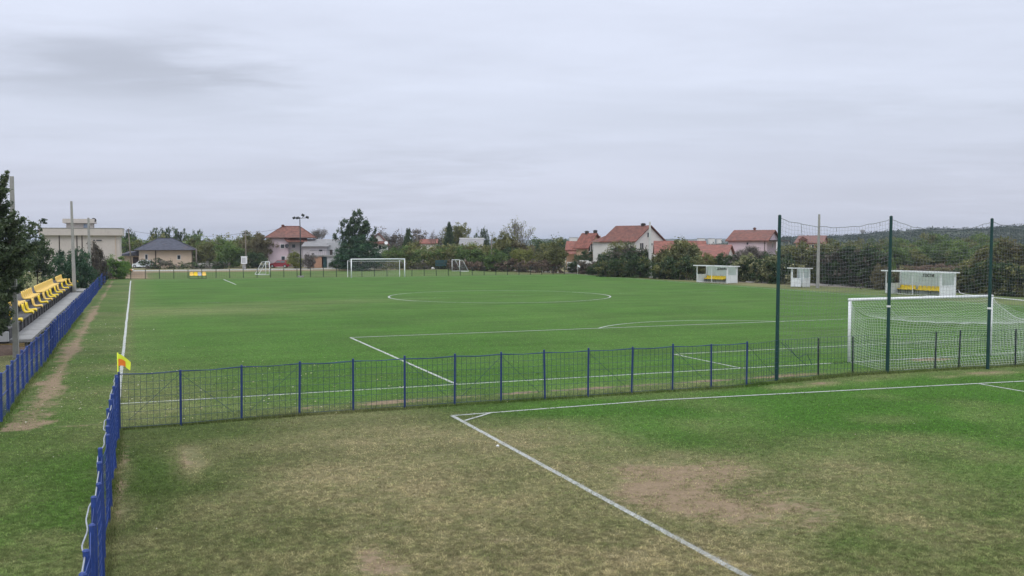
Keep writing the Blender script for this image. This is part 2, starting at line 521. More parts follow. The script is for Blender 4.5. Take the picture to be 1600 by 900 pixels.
def wear(X, Y):
    """dry (straw), dirt (bare soil), lush (vivid green) at world X, Y"""
    n1 = vnoise(X, Y, .35, 1); n2 = vnoise(X, Y, 1.1, 2); n3 = vnoise(X, Y, .09, 3)
    n5 = vnoise(X, Y, .55, 21)
    dry = np.full_like(X, .5); dirt = np.zeros_like(X); lush = np.full_like(X, .25)
    near = sstep(X, -3.2, -2.4) * (1 - sstep(Y, 0, 3)) * sstep(Y, -9, -6)
    dry = dry * (1 - near) + (.14 + .22 * n1 + .2 * (n5 - .5)) * near; lush = lush + .3 * sstep(X, 8, 16) * near
    main = sstep(X, -.3, .6) * sstep(Y, -3.6, -1.5) * (1 - sstep(X, 62.5, 64)) * (1 - sstep(Y, 101, 104))
    md = .03 + .05 * n1
    md += .24 * (1 - sstep(X, .3, 6.5)) * (1 - sstep(Y, -2, 14)) + .10 * (1 - sstep(X, .3, 3.5))
    md += .32 * np.exp(-((X - 5) / 7) ** 2 - ((Y - 40) / 5) ** 2) + .16 * np.exp(-((X - 15) / 8) ** 2 - ((Y - 47) / 3) ** 2)
    md += .10 * (1 - sstep(Y, -3.2, .6))
    dry = dry * (1 - main) + md * main
    lush = lush * (1 - main) + (1.0 - .45 * (1 - sstep(X, .5, 9)) * (1 - sstep(Y, 0, 18)) - .12 * n3) * main
    # strip between stand fence and touchline
    left = sstep(X, -3.3, -2.6) * (1 - sstep(X, -.4, .3)) * sstep(Y, -5, -3)
    dry = dry * (1 - left) + (.03 + .26 * n1 + .22 * (n5 - .5)) * left; lush = lush * (1 - left) + .5 * left
    # practice pitch in front
    fr = 1 - sstep(Y, -5.0, -3.4)
    right = sstep(X - 8.6, -1.5, 5)
    far_r = sstep(X - 8.6 - (-Y - 6) * .35, 3, 9)
    fd = (.26 + .36 * sstep(X, .8, 4.8) + .40 * (n1 - .5) + .48 * (n5 - .5)) * (1 - right) + right * (.02 + .38 * sstep(-Y, 8.5, 13.5) * (1 - .75 * far_r) + .34 * (n1 - .5) + .46 * (n5 - .5))
    fd -= .36 * (1 - sstep(-Y, 5.4, 8.2)) * (1 - right)
    fl = .08 * (1 - right) + right * (.85 - .45 * sstep(-Y, 8, 14) * (1 - far_r))
    yard = 1 - sstep(X, -.6, .3)            # left of the near fence
    fd = fd * (1 - yard) + yard * (.03 + .24 * n1 + .22 * (n5 - .5) + .25 * sstep(-Y, 13, 17)); fl = fl * (1 - yard) + yard * .5
    dry = dry * (1 - fr) + fd * fr; lush = lush * (1 - fr) + fl * fr
    # beyond the far fence: a small pitch, then rough land
    tr = sstep(X, 1, 4) * sstep(Y, 102, 104) * (1 - sstep(Y, 132, 136)) * (1 - sstep(X, 52, 60))
    dry = dry * (1 - tr) + (.14 + .12 * n1) * tr; lush = lush * (1 - tr) + .8 * tr
    rough = np.clip(sstep(Y, 134, 140) + sstep(X, 64, 68) * sstep(Y, 55, 64), 0, 1)
    dry = dry * (1 - rough) + (.62 + .3 * n1) * rough
    rightgrass = sstep(X, 62.5, 64) * (1 - sstep(Y, 40, 60)) * (1 - sstep(X, 74, 78)) * sstep(Y, -4, -2)
    dry = dry * (1 - rightgrass) + (.22 + .2 * n1) * rightgrass; lush = lush * (1 - rightgrass) + .75 * rightgrass
    field = sstep(X, 78, 84)
    dry = np.clip(dry + .5 * field, 0, 1)
    # trodden paths and bare soil
    pth = seg_dist(X, Y, -2.15, -3.0, -2.2, 48)
    dirt = np.maximum(dirt, .98 * (1 - sstep(pth + (n2 - .5) * .3 - .25 * (1 - sstep(Y, -3, 8)), .12, .68)) * (.50 + .52 * n1))
    dirt = np.maximum(dirt, .62 * (1 - sstep(seg_dist(X, Y, -2.2, 48, -2.1, 100), .1, .6)) * (.5 + .8 * n1))
    dirt = np.maximum(dirt, .8 * (1 - sstep(seg_dist(X, Y, -2.7, -3.3, -1.8, -2.4), .1, .7)))
    dirt = np.maximum(dirt, .55 * (1 - sstep(seg_dist(X, Y, -2.2, -3.2, .2, -3.6), .1, .55)))
    dirt = np.maximum(dirt, .80 * (1 - sstep(seg_dist(X, Y, 5.0, -2.7, 24, -2.2), .08, .55)) * (.55 + .7 * n2))
    dirt = np.maximum(dirt, .45 * (1 - sstep(seg_dist(X, Y, 1.0, -4.3, 5, -3.7), .05, .45)) * (.5 + .8 * n2))
    dirt = np.maximum(dirt, .6 * (1 - sstep(seg_dist(X, Y, .15, -5, .1, -18), .05, .45)) * (.45 + .9 * n2))
    dirt = np.maximum(dirt, .55 * (1 - sstep(seg_dist(X, Y, -2.75, 0, -2.75, 60), .05, .4)) * (.4 + .9 * n2))
    dirt = np.maximum(dirt, .95 * sstep(X, -4.5, -3) * (1 - sstep(X, 1.2, 3.2)) * sstep(Y, 105, 108) * (1 - sstep(Y, 146, 150)))
    dirt = np.maximum(dirt, .75 * (1 - sstep(np.abs(Y - 136), 1, 3.5)) * sstep(X, -4, 0) * (1 - sstep(X, 55, 64)))
    dirt = np.maximum(dirt, .7 * (1 - sstep(np.hypot((X - 30.8) / 1.8, (Y + .5) / .7), .4, 1.3)))
    for u, v, hx, hy, am in PATCHES:
        px, py = G(u, v)
        e = np.hypot((X - px) / hx, (Y - py) / hy) + (n2 - .5) * .9 + (n5 - .5) * .8
        dirt = np.maximum(dirt, am * (1 - sstep(e, .1, 1.6)))
        dry = np.maximum(dry, am * .9 * (1 - sstep(e, .5, 2.2)))
    return np.clip(dry, 0, 1), np.clip(dirt, 0, 1), np.clip(lush, 0, 1)


def axis(lo, hi, step, far):
    a = list(np.arange(lo, hi + 1e-6, step)); s = step; x = hi
    while x < far: s *= 1.35; x += s; a.append(x)
    s = step; x = lo; b = []
    while x > -far: s *= 1.35; x -= s; b.append(x)
    return np.array(b[::-1] + a)


gx = axis(-12, 78, .45, 5200); gy = axis(-24, 112, .45, 5200)
GX, GY = np.meshgrid(gx, gy)
nx, ny = len(gx), len(gy)
gv = np.stack([GX.ravel(), GY.ravel(), np.zeros(nx * ny)], 1)
ii, jj = np.meshgrid(np.arange(nx - 1), np.arange(ny - 1))
q = (jj * nx + ii).ravel()
gf = np.stack([q, q + 1, q + nx + 1, q + nx], 1)
dr, di, lu = wear(GX.ravel(), GY.ravel())
tag(link('ground', np_mesh('ground', gv, gf, M['ground'], {'dry': dr, 'dirt': di, 'lush': lu})),
    'grassy ground of the playing fields running out to the horizon', 'ground', kind='structure')

# --- grass blades where the camera stands close (one uncountable mass)
FL = [(8.62, -19.6, 8.62, -5.5, .06), (8.62, -5.5, 15, -5.3, .05), (15, -5.3, 29, -6.42, .055), (29, -6.42, 40, -7.2, .055), (27.05, -6.25, 27.0, -8.4, .05), (8.7, -6.35, 9.7, -5.55, .04)]


def blades(name, n, a0, a1, seed, label):
    """blades thin out smoothly with distance from the spot the picture is taken from"""
    r = np.random.default_rng(seed)
    t = r.random(n)
    A = 1 / (1 / a0 + (1 / a1 - 1 / a0) * t)          # density per square metre falls with the cube of distance
    x = r.uniform(-1, 1, n) * (A * .56 + 1.0)
    X = CX + RV[0] * x + FV[0] * A; Y = CY + RV[1] * x + FV[1] * A
    d, s, l = wear(X, Y)
    n2 = vnoise(X, Y, 2.2, 9); n3 = vnoise(X, Y, 7, 10); n4 = vnoise(X, Y, 14, 14)
    fade = sstep(A, 24, 60)
    keep = r.random(n) > np.clip((s + (n3 - .5) * .9 + (n2 - .5) * .7 - .25) * 1.3, 0, .93)
    X, Y, d, l, n2, n3, n4, A, fade = [q[keep] for q in (X, Y, d, l, n2, n3, n4, A, fade)]
    n = len(X)
    d = np.clip(d + (n2 - .5) * .7 * (d + .12) + (n3 - .5) * .6 * (d + .1) + r.normal(0, .15, n) * (d + .15), 0, 1)
    paint = np.zeros(n)
    for a, b, c, e, hw in FL:
        ds = seg_dist(X, Y, a, b, c, e) + r.normal(0, .012, n)
        paint = np.maximum(paint, (ds < hw) * r.uniform(.4, 1, n))
    h = r.uniform(.008, .038, n) * (.45 + 1.1 * n3) * (1 - .75 * fade)
    ln = r.uniform(.025, .075, n) * (.7 + .6 * n2)
    la = r.uniform(0, 6.28, n)
    w = .0085 * r.uniform(.6, 1.4, n) * (A / 18)
    bx, by = -np.sin(la) * w / 2, np.cos(la) * w / 2
    V = np.empty((n, 3, 3), np.float32)
    z0 = np.where(r.random(n) < .5, -.003, h * .35)
    V[:, 0] = np.stack([X - bx, Y - by, z0], 1); V[:, 1] = np.stack([X + bx, Y + by, z0], 1)
    V[:, 2] = np.stack([X + np.cos(la) * ln, Y + np.sin(la) * ln, h + .003], 1)
    rnd = np.clip(.5 + (n4 - .5) * .9 + r.normal(0, .22, n), 0, 1)
    rp = lambda t: np.repeat(t, 3)
    me = np_mesh(name, V.reshape(-1, 3), np.arange(3 * n).reshape(n, 3), M['blade'],
                 {'dry': rp(d), 'lush': rp(l), 'paint': rp(paint), 'rnd': rp(rnd)})
    return tag(link(name, me), label, 'grass', kind='stuff')


blades('grass', 1150000, 11.6, 70, 11, 'short patchy grass covering the practice pitch and fading into the big pitch')


def uncut(name, runs, seed, label):
    """longer grass left standing where a mower cannot reach"""
    r = np.random.default_rng(seed); Xs, Ys, Hs = [], [], []
    for (xa, ya, xb, yb, n, hm, sp_) in runs:
        t = r.random(n); Xs.append(xa + (xb - xa) * t + r.normal(0, sp_, n)); Ys.append(ya + (yb - ya) * t + r.normal(0, sp_, n)); Hs.append(r.uniform(.3, 1, n) * hm)
    X, Y, h = np.concatenate(Xs), np.concatenate(Ys), np.concatenate(Hs)
    h *= .35 + 1.2 * vnoise(X, Y, 1.3, 31); n = len(X)
    la = r.uniform(0, 6.28, n); ln = h * r.uniform(.2, .9, n); w = .012
    V = np.empty((n, 3, 3), np.float32)
    V[:, 0] = np.stack([X - np.sin(la) * w / 2, Y + np.cos(la) * w / 2, np.full(n, -.003)], 1); V[:, 1] = np.stack([X + np.sin(la) * w / 2, Y - np.cos(la) * w / 2, np.full(n, -.003)], 1)
    V[:, 2] = np.stack([X + np.cos(la) * ln, Y + np.sin(la) * ln, h], 1)
    d, s, l = wear(X, Y); rp = lambda t: np.repeat(t, 3)
    me = np_mesh(name, V.reshape(-1, 3), np.arange(3 * n).reshape(n, 3), M['blade'], {'dry': rp(np.clip(d * .8 + r.normal(.05, .1, n), 0, 1)), 'lush': rp(l), 'paint': rp(np.zeros(n)), 'rnd': rp(r.random(n) * .7)})
    return tag(link(name, me), label, 'grass', kind='stuff')


uncut('uncut_grass', [(.1, -4.3, 5, -3.9, 5000, .10, .09), (5, -3.9, 19.4, -3.9, 11000, .11, .10), (19.4, -3.8, 24.6, -3.0, 6000, .13, .12), (24.6, -3.0, 36, -3.4, 9000, .12, .12), (.06, -4.6, .06, -18, 9000, .10, .08),
                      (-2.9, -4, -2.9, 40, 16000, .14, .10), (26.2, .02, 27.0, 0, 500, .1, .1), (63.4, 69, 64.5, 64, 1500, .14, .12), (65.9, 40.5, 66.4, 34, 1800, .14, .12), (66.4, 34.1, 68.5, 34.3, 700, .14, .1), (66, 54.5, 66.7, 53, 500, .14, .1)], 23,
      'longer uncut grass standing along the feet of the fences')


# --- painted lines
def strip(mb, pts, w, z=.004):
    P = [Vector((p[0], p[1])) for p in pts]
    L_, R_ = [], []
    for i, p in enumerate(P):
        t = (P[min(i + 1, len(P) - 1)] - P[max(i - 1, 0)]).normalized()
        nrm = Vector((-t.y, t.x)) * w / 2
        L_.append(p + nrm); R_.append(p - nrm)
    vs = [(a.x, a.y, z) for a in L_] + [(a.x, a.y, z) for a in R_]
    n = len(P)
    mb.add(vs, [(i, n + i, n + i + 1, i + 1) for i in range(n - 1)])


def wob(a, b, n, amp, seed):
    r = random.Random(seed); d = Vector((b[0] - a[0], b[1] - a[1])); nr = Vector((-d.y, d.x)).normalized()
    o = [0]; 
    for i in range(n): o.append(o[-1] * .8 + r.uniform(-amp, amp) * .45)
    return [(a[0] + d.x * i / n + nr.x * o[i], a[1] + d.y * i / n + nr.y * o[i]) for i in range(n + 1)]


PW, PL = 61.85, 99.0
GC, GC2 = 30.75, 31.5


def arc(cx, cy, r, a0, a1, n=48):
    return [(cx + r * math.cos(a0 + (a1 - a0) * i / n), cy + r * math.sin(a0 + (a1 - a0) * i / n)) for i in range(n + 1)]


def line(strips, w, mat, label, z=.004):
    mb = MB()
    for i, s in enumerate(strips): strip(mb, s, w, z + .004 * (i % 3))
    return tag(mb.build('pitch_line', M[mat]), label, 'pitch line', 'white lines of the big pitch', 'structure')


line([wob((0, 0), (0, PL), 60, .02, 1)], .12, 'line', 'white left touchline running beside the blue stand fence')
line([wob((-.05, 0), (GC + 14, .1), 40, .02, 2)], .11, 'line', 'near white goal line behind the wire cross fence')
line([wob((0, PL), (PW, PL), 30, .02, 3)], .11, 'line_worn', 'faint far goal line in front of the far goal')
line([wob((PW, 0), (PW, PL), 60, .03, 4)], .11, 'line_worn', 'faint right touchline in front of the white dugouts')
line([wob((10.57, -.0), (10.57, 17.2), 14, .012, 5), wob((10.52, 17.2), (GC + 20.2, 17.6), 30, .03, 6)], .12, 'line', 'white penalty area line at the near end')
line([wob((21.95, 0), (21.95, 4.92), 8, .01, 7), wob((21.9, 4.92), (GC + 8.75, 5.1), 16, .01, 8)], .10, 'line', 'white goal area line at the near goal')
line([arc(GC, 12.2, 8.05, math.pi - .68, .68, 40)], .11, 'line', 'curved white penalty arc at the near end')
line([arc(30.8, 49.5, 9.84, math.pi * .86, math.pi * 1.14, 20), arc(30.8, 49.5, 9.84, -.42, .42, 20)], .14, 'line', 'bright white side arcs of the centre circle')
line([arc(30.8, 49.5, 9.84, math.pi * .14, math.pi * .86, 40), arc(30.8, 49.5, 9.84, math.pi * 1.14, math.pi * 2 - .42, 40)], .12, 'line_worn', 'worn near and far arcs of the centre circle', z=.016)
line([wob((.2, 49.5), (PW, 49.5), 40, .02, 9)], .11, 'line_faint', 'faint halfway line across the middle of the pitch')
line([wob((11.2, PL), (11.2, PL - 16.5), 12, .01, 10)], .13, 'line', 'short white penalty line near the far left')
line([wob((11.2, PL - 16.5), (51.5, PL - 16.5), 24, .02, 11)], .10, 'line_faint', 'faint front line of the far penalty area')
mb = MB()
for i, (a, b, c, e, hw) in enumerate(FL):
    strip(mb, wob((a, b), (c, e), 22, .012, 20 + i), hw * 2, .004 + .004 * (i % 3))
tag(mb.build('practice_pitch_line', M['line']), 'white corner lines of the practice pitch in front of the cross fence', 'pitch line', kind='structure')


# --- road and paths
def ribbon(name, pts, w, mat, label, z=.005):
    mb = MB(); strip(mb, pts, w, z)
    return tag(mb.build(name, mat), label, 'road', kind='structure')


ribbon('road', [(-30, 150), (-5, 146), (2, 145.5), (20, 145), (40, 146), (57, 150), (75, 157), (110, 172)], 7.0, M['road'], 'pale concrete road behind the far practice field')
ribbon('gravel_path', [(58, 146), (60.5, 132), (62.5, 119), (64.3, 106), (66, 95), (67.6, 84), (69, 72), (71, 60), (73.4, 48), (75.5, 36), (77, 20)], 3.0, M['gravel'], 'grey gravel path bending round to the dugouts', .012)
mb = MB()
kp = [(69.3, 67), (71.2, 61), (73.2, 54.5), (74.6, 48.5), (75.6, 44)]
for i in range(len(kp) - 1):
    for k in range(4):
        a = [kp[i][j] + (kp[i + 1][j] - kp[i][j]) * k / 4 for j in (0, 1)]; b = [kp[i][j] + (kp[i + 1][j] - kp[i][j]) * (k + .96) / 4 for j in (0, 1)]
        d = Vector((b[0] - a[0], b[1] - a[1])).normalized(); nr = Vector((-d.y, d.x)) * .16
        mb.prism([(a[0] - nr.x, a[1] - nr.y), (b[0] - nr.x, b[1] - nr.y), (b[0] + nr.x, b[1] + nr.y), (a[0] + nr.x, a[1] + nr.y)], -.05, .14)
tag(mb.build('kerb', M['road']), 'pale concrete kerb along the foot of the hedge behind the dugouts', 'kerb', kind='structure')


# ------------------------------------------------------------------ fences
def wire_panel(mb, p0, p1, h, sv, sh, r, rr, z0=.06, sag=.03, bulge=.02):
    """woven wire between two posts: verticals and horizontals of real thickness"""
    d = Vector((p1[0] - p0[0], p1[1] - p0[1])); Ln = d.length; d /= Ln
    nr = Vector((-d.y, d.x))
    off = rr.uniform(-bulge, bulge); sg = rr.uniform(0, sag)

    def pt(t, z):
        k = 4 * t * (1 - t)
        o = off * k * math.sin(z / h * 3)
        return (p0[0] + d.x * Ln * t + nr.x * o, p0[1] + d.y * Ln * t + nr.y * o, z - sg * k * (z / h))
    n = max(2, int(round(Ln / sv)))
    for i in range(n):
        t = (i + .5 + rr.uniform(-.06, .06)) / n
        mb.tube([pt(t, z0), pt(t, h * .5), pt(t, h)], r, 3, cap=False)
    m = max(2, int(round((h - z0) / sh)))
    for j in range(m + 1):
        z = z0 + (h - z0) * j / m
        mb.tube([pt(t, z) for t in (0, .33, .67, 1)], r * (1.5 if j in (0, m) else 1), 3, cap=False)


def post_mesh(h, w, mat, rnd=True):
    mb = MB()
    mb.tube([(0, 0, -.2), (0, 0, h)], w / 2, 10)
    mb.tube([(0, 0, h), (0, 0, h + .02)], [w / 2 * 1.15, w / 2 * .7], 10)
    return mb.mesh('post', mat, False)


rr = random.Random(3)
# cross fence between the two pitches
XF = [(0.11, -4.33), (1.59, -4.27), (3.15, -4.0), (4.71, -3.88), (6.22, -3.85), (7.72, -3.84), (9.25, -3.78), (10.70, -3.82), (12.1, -3.9), (13.53, -3.95), (15.09, -3.88), (16.6, -3.84), (18.02, -3.9), (19.42, -3.85)]
XD = [(23.13, -2.9), (24.6, -2.97), (28.48, -2.95), (29.6, -3.0), (32.16, -3.3), (34.0, -3.4), (36.0, -3.5), (38, -3.6)]
fc = thing('wire_fence', 'blue post and wire mesh fence crossing between the two pitches', 'fence')
pm_blue = post_mesh(1.5, .062, M['blue']); pm_dark = post_mesh(1.42, .058, M['black'])
for i, (x, y) in enumerate(XF):
    o = link('post', pm_blue, fc, (x, y, 0)); o.rotation_euler = (rr.uniform(-.02, .02), rr.uniform(-.02, .02), 0); o.scale.z = rr.uniform(.965, 1.01)
for (x, y) in XD:
    o = link('post', pm_dark, fc, (x, y, 0)); o.rotation_euler = (rr.uniform(-.02, .02), rr.uniform(-.02, .02), 0); o.scale.z = rr.uniform(.9, 1.02)
    o['label'] = 'blackened fence post behind the near goal'
mb = MB()
allp = XF + [(21.12, -3.25)] + XD
for i in range(len(allp) - 1):
    wire_panel(mb, allp[i], allp[i + 1], 1.42, .15, .2, .0046, rr, sag=.03, bulge=.04)
mb.build('wire_mesh', M['green_wire'], fc)
mb = MB()
for i in range(len(XF) - 1):
    a, b = XF[i], XF[i + 1]
    mb.tube([(a[0], a[1], 1.44), ((a[0] + b[0]) / 2, (a[1] + b[1]) / 2, 1.41), (b[0], b[1], 1.44)], .009, 5)
mb.build('top_wire', M['blue_wire'], fc)
for i, dirn in ((0, 1), (1, 0), (2, 1), (5, 0), (6, 1), (7, 0), (9, 0), (11, 0), (13, 0)):
    a, b = XF[i], (allp[i + 1])
    p, q_ = ((a, b) if dirn == 0 else (b, a))
    mb = MB(); mb.tube([(p[0], p[1] - .03, 1.38), (q_[0] * .85 + p[0] * .15, q_[1] * .85 + p[1] * .15 - .03, .25)], .006, 4); mb.build('brace_wire', M['green_wire'], fc)
mb = MB(); mb.tube([(21.4, -3.3, 1.3), (22.0, -3.2, .75), (22.35, -3.25, .9), (22.6, -3.2, .5)], .008, 4); mb.build('loose_wire', M['green_wire'], fc)
mb = MB(); mb.tube([(21.2, -3.3, 1.35), (22.4, -3.2, .45)], .008, 4)
mb.build('brace_wire', M['green_wire'], fc)

# near fence running towards the camera on the left
pm_near = post_mesh(1.5, .062, M['blue3'])
nf = thing('wire_fence', 'blue post fence with sagging wire running towards the camera at lower left', 'fence')
ny_ = [-4.62 - 1.05 * i for i in range(19)]
pts = []
for i, y in enumerate(ny_):
    x = .07 + .03 * math.sin(i * 1.9) - .004 * i
    pts.append((x, y))
    o = link('post', pm_near, nf, (x, y, 0)); o.rotation_euler = (rr.uniform(-.03, .03), rr.uniform(-.05, .02), 0); o.scale = (1.15, 1.15, rr.uniform(.93, 1.02))
mb = MB()
for i in range(len(pts) - 1):
    wire_panel(mb, pts[i], pts[i + 1], 1.36, .10, .15, .0042, rr, sag=.05, bulge=.06)
mb.build('wire_mesh', M['blue_wire'], nf)
mb = MB(); tp = []
for i, (x, y) in enumerate(pts):
    tp.append((x - .05 - .012 * math.sin(i * 2.3), y, 1.37 + .018 * math.sin(i * 1.3)))
    if i < len(pts) - 1: tp.append((x - .06 - .012 * math.sin(i * 1.1), y - .52, 1.35 + .02 * math.sin(i * 1.7 + 1)))
tq = []
for i in range(len(tp) - 1):
    a, b = Vector(tp[i]), Vector(tp[i + 1])
    for k_ in range(4):
        t = k_ / 4; t = t * t * (3 - 2 * t); q_ = a.lerp(b, k_ / 4); q_.x = a.x + (b.x - a.x) * t; q_.z = a.z + (b.z - a.z) * t; tq.append(tuple(q_))
mb.tube(tq, .010, 6)
mb.build('top_wire', M['grey_wire'], nf, smooth=True)

# long fence in front of the stand
lf = thing('wire_fence', 'long bright blue fence between the seating stand and the touchline', 'fence')
pm_long = post_mesh(1.3, .085, M['blue3'])
ys = [-5.0 + 1.5 * i for i in range(75)]
lp = [(-2.88 + .03 * math.sin(i * .7) + rr.uniform(-.015, .015), y) for i, y in enumerate(ys)]
for i, (x, y) in enumerate(lp):
    o = link('post', pm_long, lf, (x, y, 0)); o.rotation_euler = (rr.uniform(-.03, .03), rr.uniform(-.02, .02), 0); o.scale = (1, 1, rr.uniform(.96, 1.03))
mb = MB()
for i in range(len(lp) - 1):
    wire_panel(mb, lp[i], lp[i + 1], 1.2, .12 if i < 45 else .2, .2, .0034, rr, sag=.04, bulge=.03)
mb.build('wire_mesh', M['blue_wire'], lf)
mb = MB()
for z in (1.22, .65): mb.tube([(x, y, z + .01 * math.sin(i)) for i, (x, y) in enumerate(lp)], .016, 6)
mb.build('rail', M['blue3'], lf, smooth=True)

# far fence
ff = thing('wire_fence', 'dark green post fence along the far end behind the far goal', 'fence')
FF = [(-1.8, 106.2)]
x = -1.8
while x < 60.5:
    x += 1.78; FF.append((x, 105.2 - .075 * x))
pm_far = post_mesh(1.22, .075, M['fargreen'])
for (x, y) in FF:
    o = link('post', pm_far, ff, (x, y, 0)); o.scale = (1.15, 1.15, rr.uniform(.96, 1.06)); o.rotation_euler = (rr.uniform(-.02, .02), rr.uniform(-.03, .03), 0)
mb = MB()
for i in range(len(FF) - 1): wire_panel(mb, FF[i], FF[i + 1], 1.12, .3, .28, .004, rr)
mb.build('wire_mesh', M['fargreen'], ff)
mb = MB(); mb.tube([(x, y, 1.15) for x, y in FF], .014, 5); mb.build('top_wire', M['fargreen'], ff)

# ------------------------------------------------------------------ tall ball net
TP = [(21.12, -3.19, 5.7), (26.11, -3.05, 5.72), (30.46, -3.55, 5.66), (35.3, -3.7, 5.65)]
bn = thing('ball_net', 'tall dark green net posts with a grey ball net behind the near goal', 'ball net')
for i, (x, y, h) in enumerate(TP):
    mb = MB(); mb.tube([(0, 0, -.3), (.02, 0, h * .5), (.05, 0, h)], [.066, .062, .056], 12)
    mb.tube([(.05, 0, h), (.05, 0, h + .03)], [.06, .03], 12)
    p = mb.build('post', M['dkgreen'], bn, loc=(x, y, 0))
    if i in (1, 2):
        t = MB(); zz = 2.42 if i == 1 else 2.27
        t.tube([(.01, 0, zz), (.012, 0, zz + .07)], .072, 12); t.build('tape', M['white'], p)


def net_grid(mb, fn, ns, nt_, r, seg=1, n=3):
    for i in range(ns + 1):
        mb.tube([fn(i / ns, j / (nt_ * seg)) for j in range(nt_ * seg + 1)], r, n, cap=False)
    for j in range(nt_ + 1):
        mb.tube([fn(i / (ns * seg), j / nt_) for i in range(ns * seg + 1)], r, n, cap=False)


for i in range(3):
    (x0, y0, h0), (x1, y1, h1) = TP[i], TP[i + 1]
    sg = (.30, .38, .30)[i]
    ph = rr.uniform(0, 6)

    def fn(s, t, x0=x0, y0=y0, h0=h0, x1=x1, y1=y1, h1=h1, sg=sg, ph=ph):
        k = 4 * s * (1 - s)
        top = (h0 - .1) + (h1 - h0) * s - sg * k + .012 * math.sin(s * 31 + ph)
        z = .9 + (top - .9) * t
        o = .08 * k * math.sin(t * 5 + ph) + .012 * math.sin(s * 40 + t * 23)
        return (x0 + (x1 - x0) * s + .05 * t + .015 * math.sin(t * 40 + s * 9), y0 + (y1 - y0) * s + o, z + .012 * math.sin(s * 50 + t * 13))
    w = math.hypot(x1 - x0, y1 - y0)
    mb = MB(); net_grid(mb, fn, int(w / .13), int(4.6 / .13), .0030, 1)
    net = mb.build('net', M['netdark'], bn)
    mb = MB(); mb.tube([fn(s / 24, 1) for s in range(25)], .010, 6)
    for q_ in (.19, .5, .9):
        a = fn(q_, 1); b = fn(q_ + .004, .9 if q_ < .3 else .97); mb.tube([a, b], .007, 4)
    mb.build('top_rope', M['netdark'], bn)


# ------------------------------------------------------------------ goals
def goal(name, label, x, y, rz, sx=7.32, h=2.44, r=.06, mat='goalwhite'):
    root = thing(name, label, 'goal', (x, y, 0), rz)
    for s in (-1, 1):
        mb = MB(); mb.tube([(s * (sx / 2 + r), 0, -.15), (s * (sx / 2 + r), 0, h + r * .2)], r, 14); mb.build('post', M[mat], root, smooth=True)
    mb = MB(); mb.tube([(-sx / 2 - 2 * r, 0, h + r), (sx / 2 + 2 * r, 0, h + r)], r, 14); mb.build('crossbar', M[mat], root, smooth=True)
    return root


gn = goal('football_goal', 'large white goal with a drooping net behind the cross fence', GC, 0, -.012)
# net in local coordinates: the net hangs towards -y (away from the pitch)
hw = 3.72
BL, BR = (-4.25, -2.65), (4.7, -2.7)


def roof(s, t):
    x = (-hw + 2 * hw * s) * (1 - t) + (BL[0] + (BR[0] - BL[0]) * s) * t
    k = 4 * s * (1 - s)
    ztop = 2.46
    zb = 1.95 - .16 * k ** .7 - .30 * s
    z = ztop + (zb - ztop) * t - .34 * math.sin(math.pi * t) * (.5 + .5 * k)
    return (x + .02 * math.sin(t * 21 + s * 33), -2.62 * t * (.55 + .45 * t) if t < 1 else -2.62, z + .014 * math.sin(s * 47 + t * 17))


def back(s, t):
    a = roof(s, 1)
    k = 4 * s * (1 - s)
    y = a[1] - .1 * t + .28 * math.sin(math.pi * t) * k + .05 * math.sin(s * 19 + t * 5)
    z = a[2] * (1 - t) + .02
    return (a[0] + (-.03) * t + .025 * math.sin(t * 19 + s * 7), y, z + .012 * math.sin(s * 60))


def side(sgn):
    s0 = 0 if sgn < 0 else 1

    def f(s, t):
        top = roof(s0, s)
        sag = .30 * math.sin(math.pi * s) if sgn > 0 else .12 * math.sin(math.pi * s)
        bx = sgn * (hw + (.6 if sgn < 0 else 1.0) * s); by = -2.72 * s
        z = (top[2] - sag) * (1 - t) + .02
        return (top[0] * (1 - t) + bx * t, (top[1] * (1 - t) + by * t), z)
    return f


mb = MB()
net_grid(mb, roof, 50, 14, .0028); net_grid(mb, back, 62, 19, .0043)
net_grid(mb, side(-1), 20, 19, .0038); net_grid(mb, side(1), 20, 19, .0038)
mb.tube([side(1)(i / 14, 0) for i in range(15)], .011, 5)
mb.build('net', M['net'], gn)
# guy ropes to the tall net posts
for s0, px, py, z in ((.1, 26.13, -3.05, 2.45), (.74, 30.48, -3.5, 2.30)):
    a = roof(s0, 1); c_, s_ = math.cos(-.012), math.sin(-.012)
    lx, ly = px - GC, py
    mb = MB(); mb.tube([a, ((a[0] + lx) / 2, (a[1] + ly) / 2, (a[2] + z) / 2 - .05), (lx, ly, z)], .006, 4); mb.build('guy_rope', M['net'], gn)

gf_ = goal('football_goal', 'far white goal across the pitch seen frontally before the pink house', GC2 + .15, PL, 0, r=.075)
for s in (-1, 1):
    mb = MB(); mb.tube([(s * 3.7, 2.6, 0), (s * 3.7, 2.6, 2.3)], .045, 8)
    mb.tube([(s * 3.72, 0, 2.42), (s * 3.7, 1.4, 2.38), (s * 3.7, 2.6, 2.28)], .02, 6)
    mb.build('net_support', M['goalwhite'], gf_)
mb = MB()
net_grid(mb, lambda s, t: (-3.7 + 7.4 * s, 2.6, .02 + 2.2 * t - .25 * 4 * s * (1 - s) * t), 30, 10, .0035)
net_grid(mb, lambda s, t: (-3.7 + 7.4 * s, 2.6 * t, 2.45 - .22 * t - .2 * math.sin(math.pi * t)), 30, 10, .0035)
mb.build('net', M['net'], gf_)


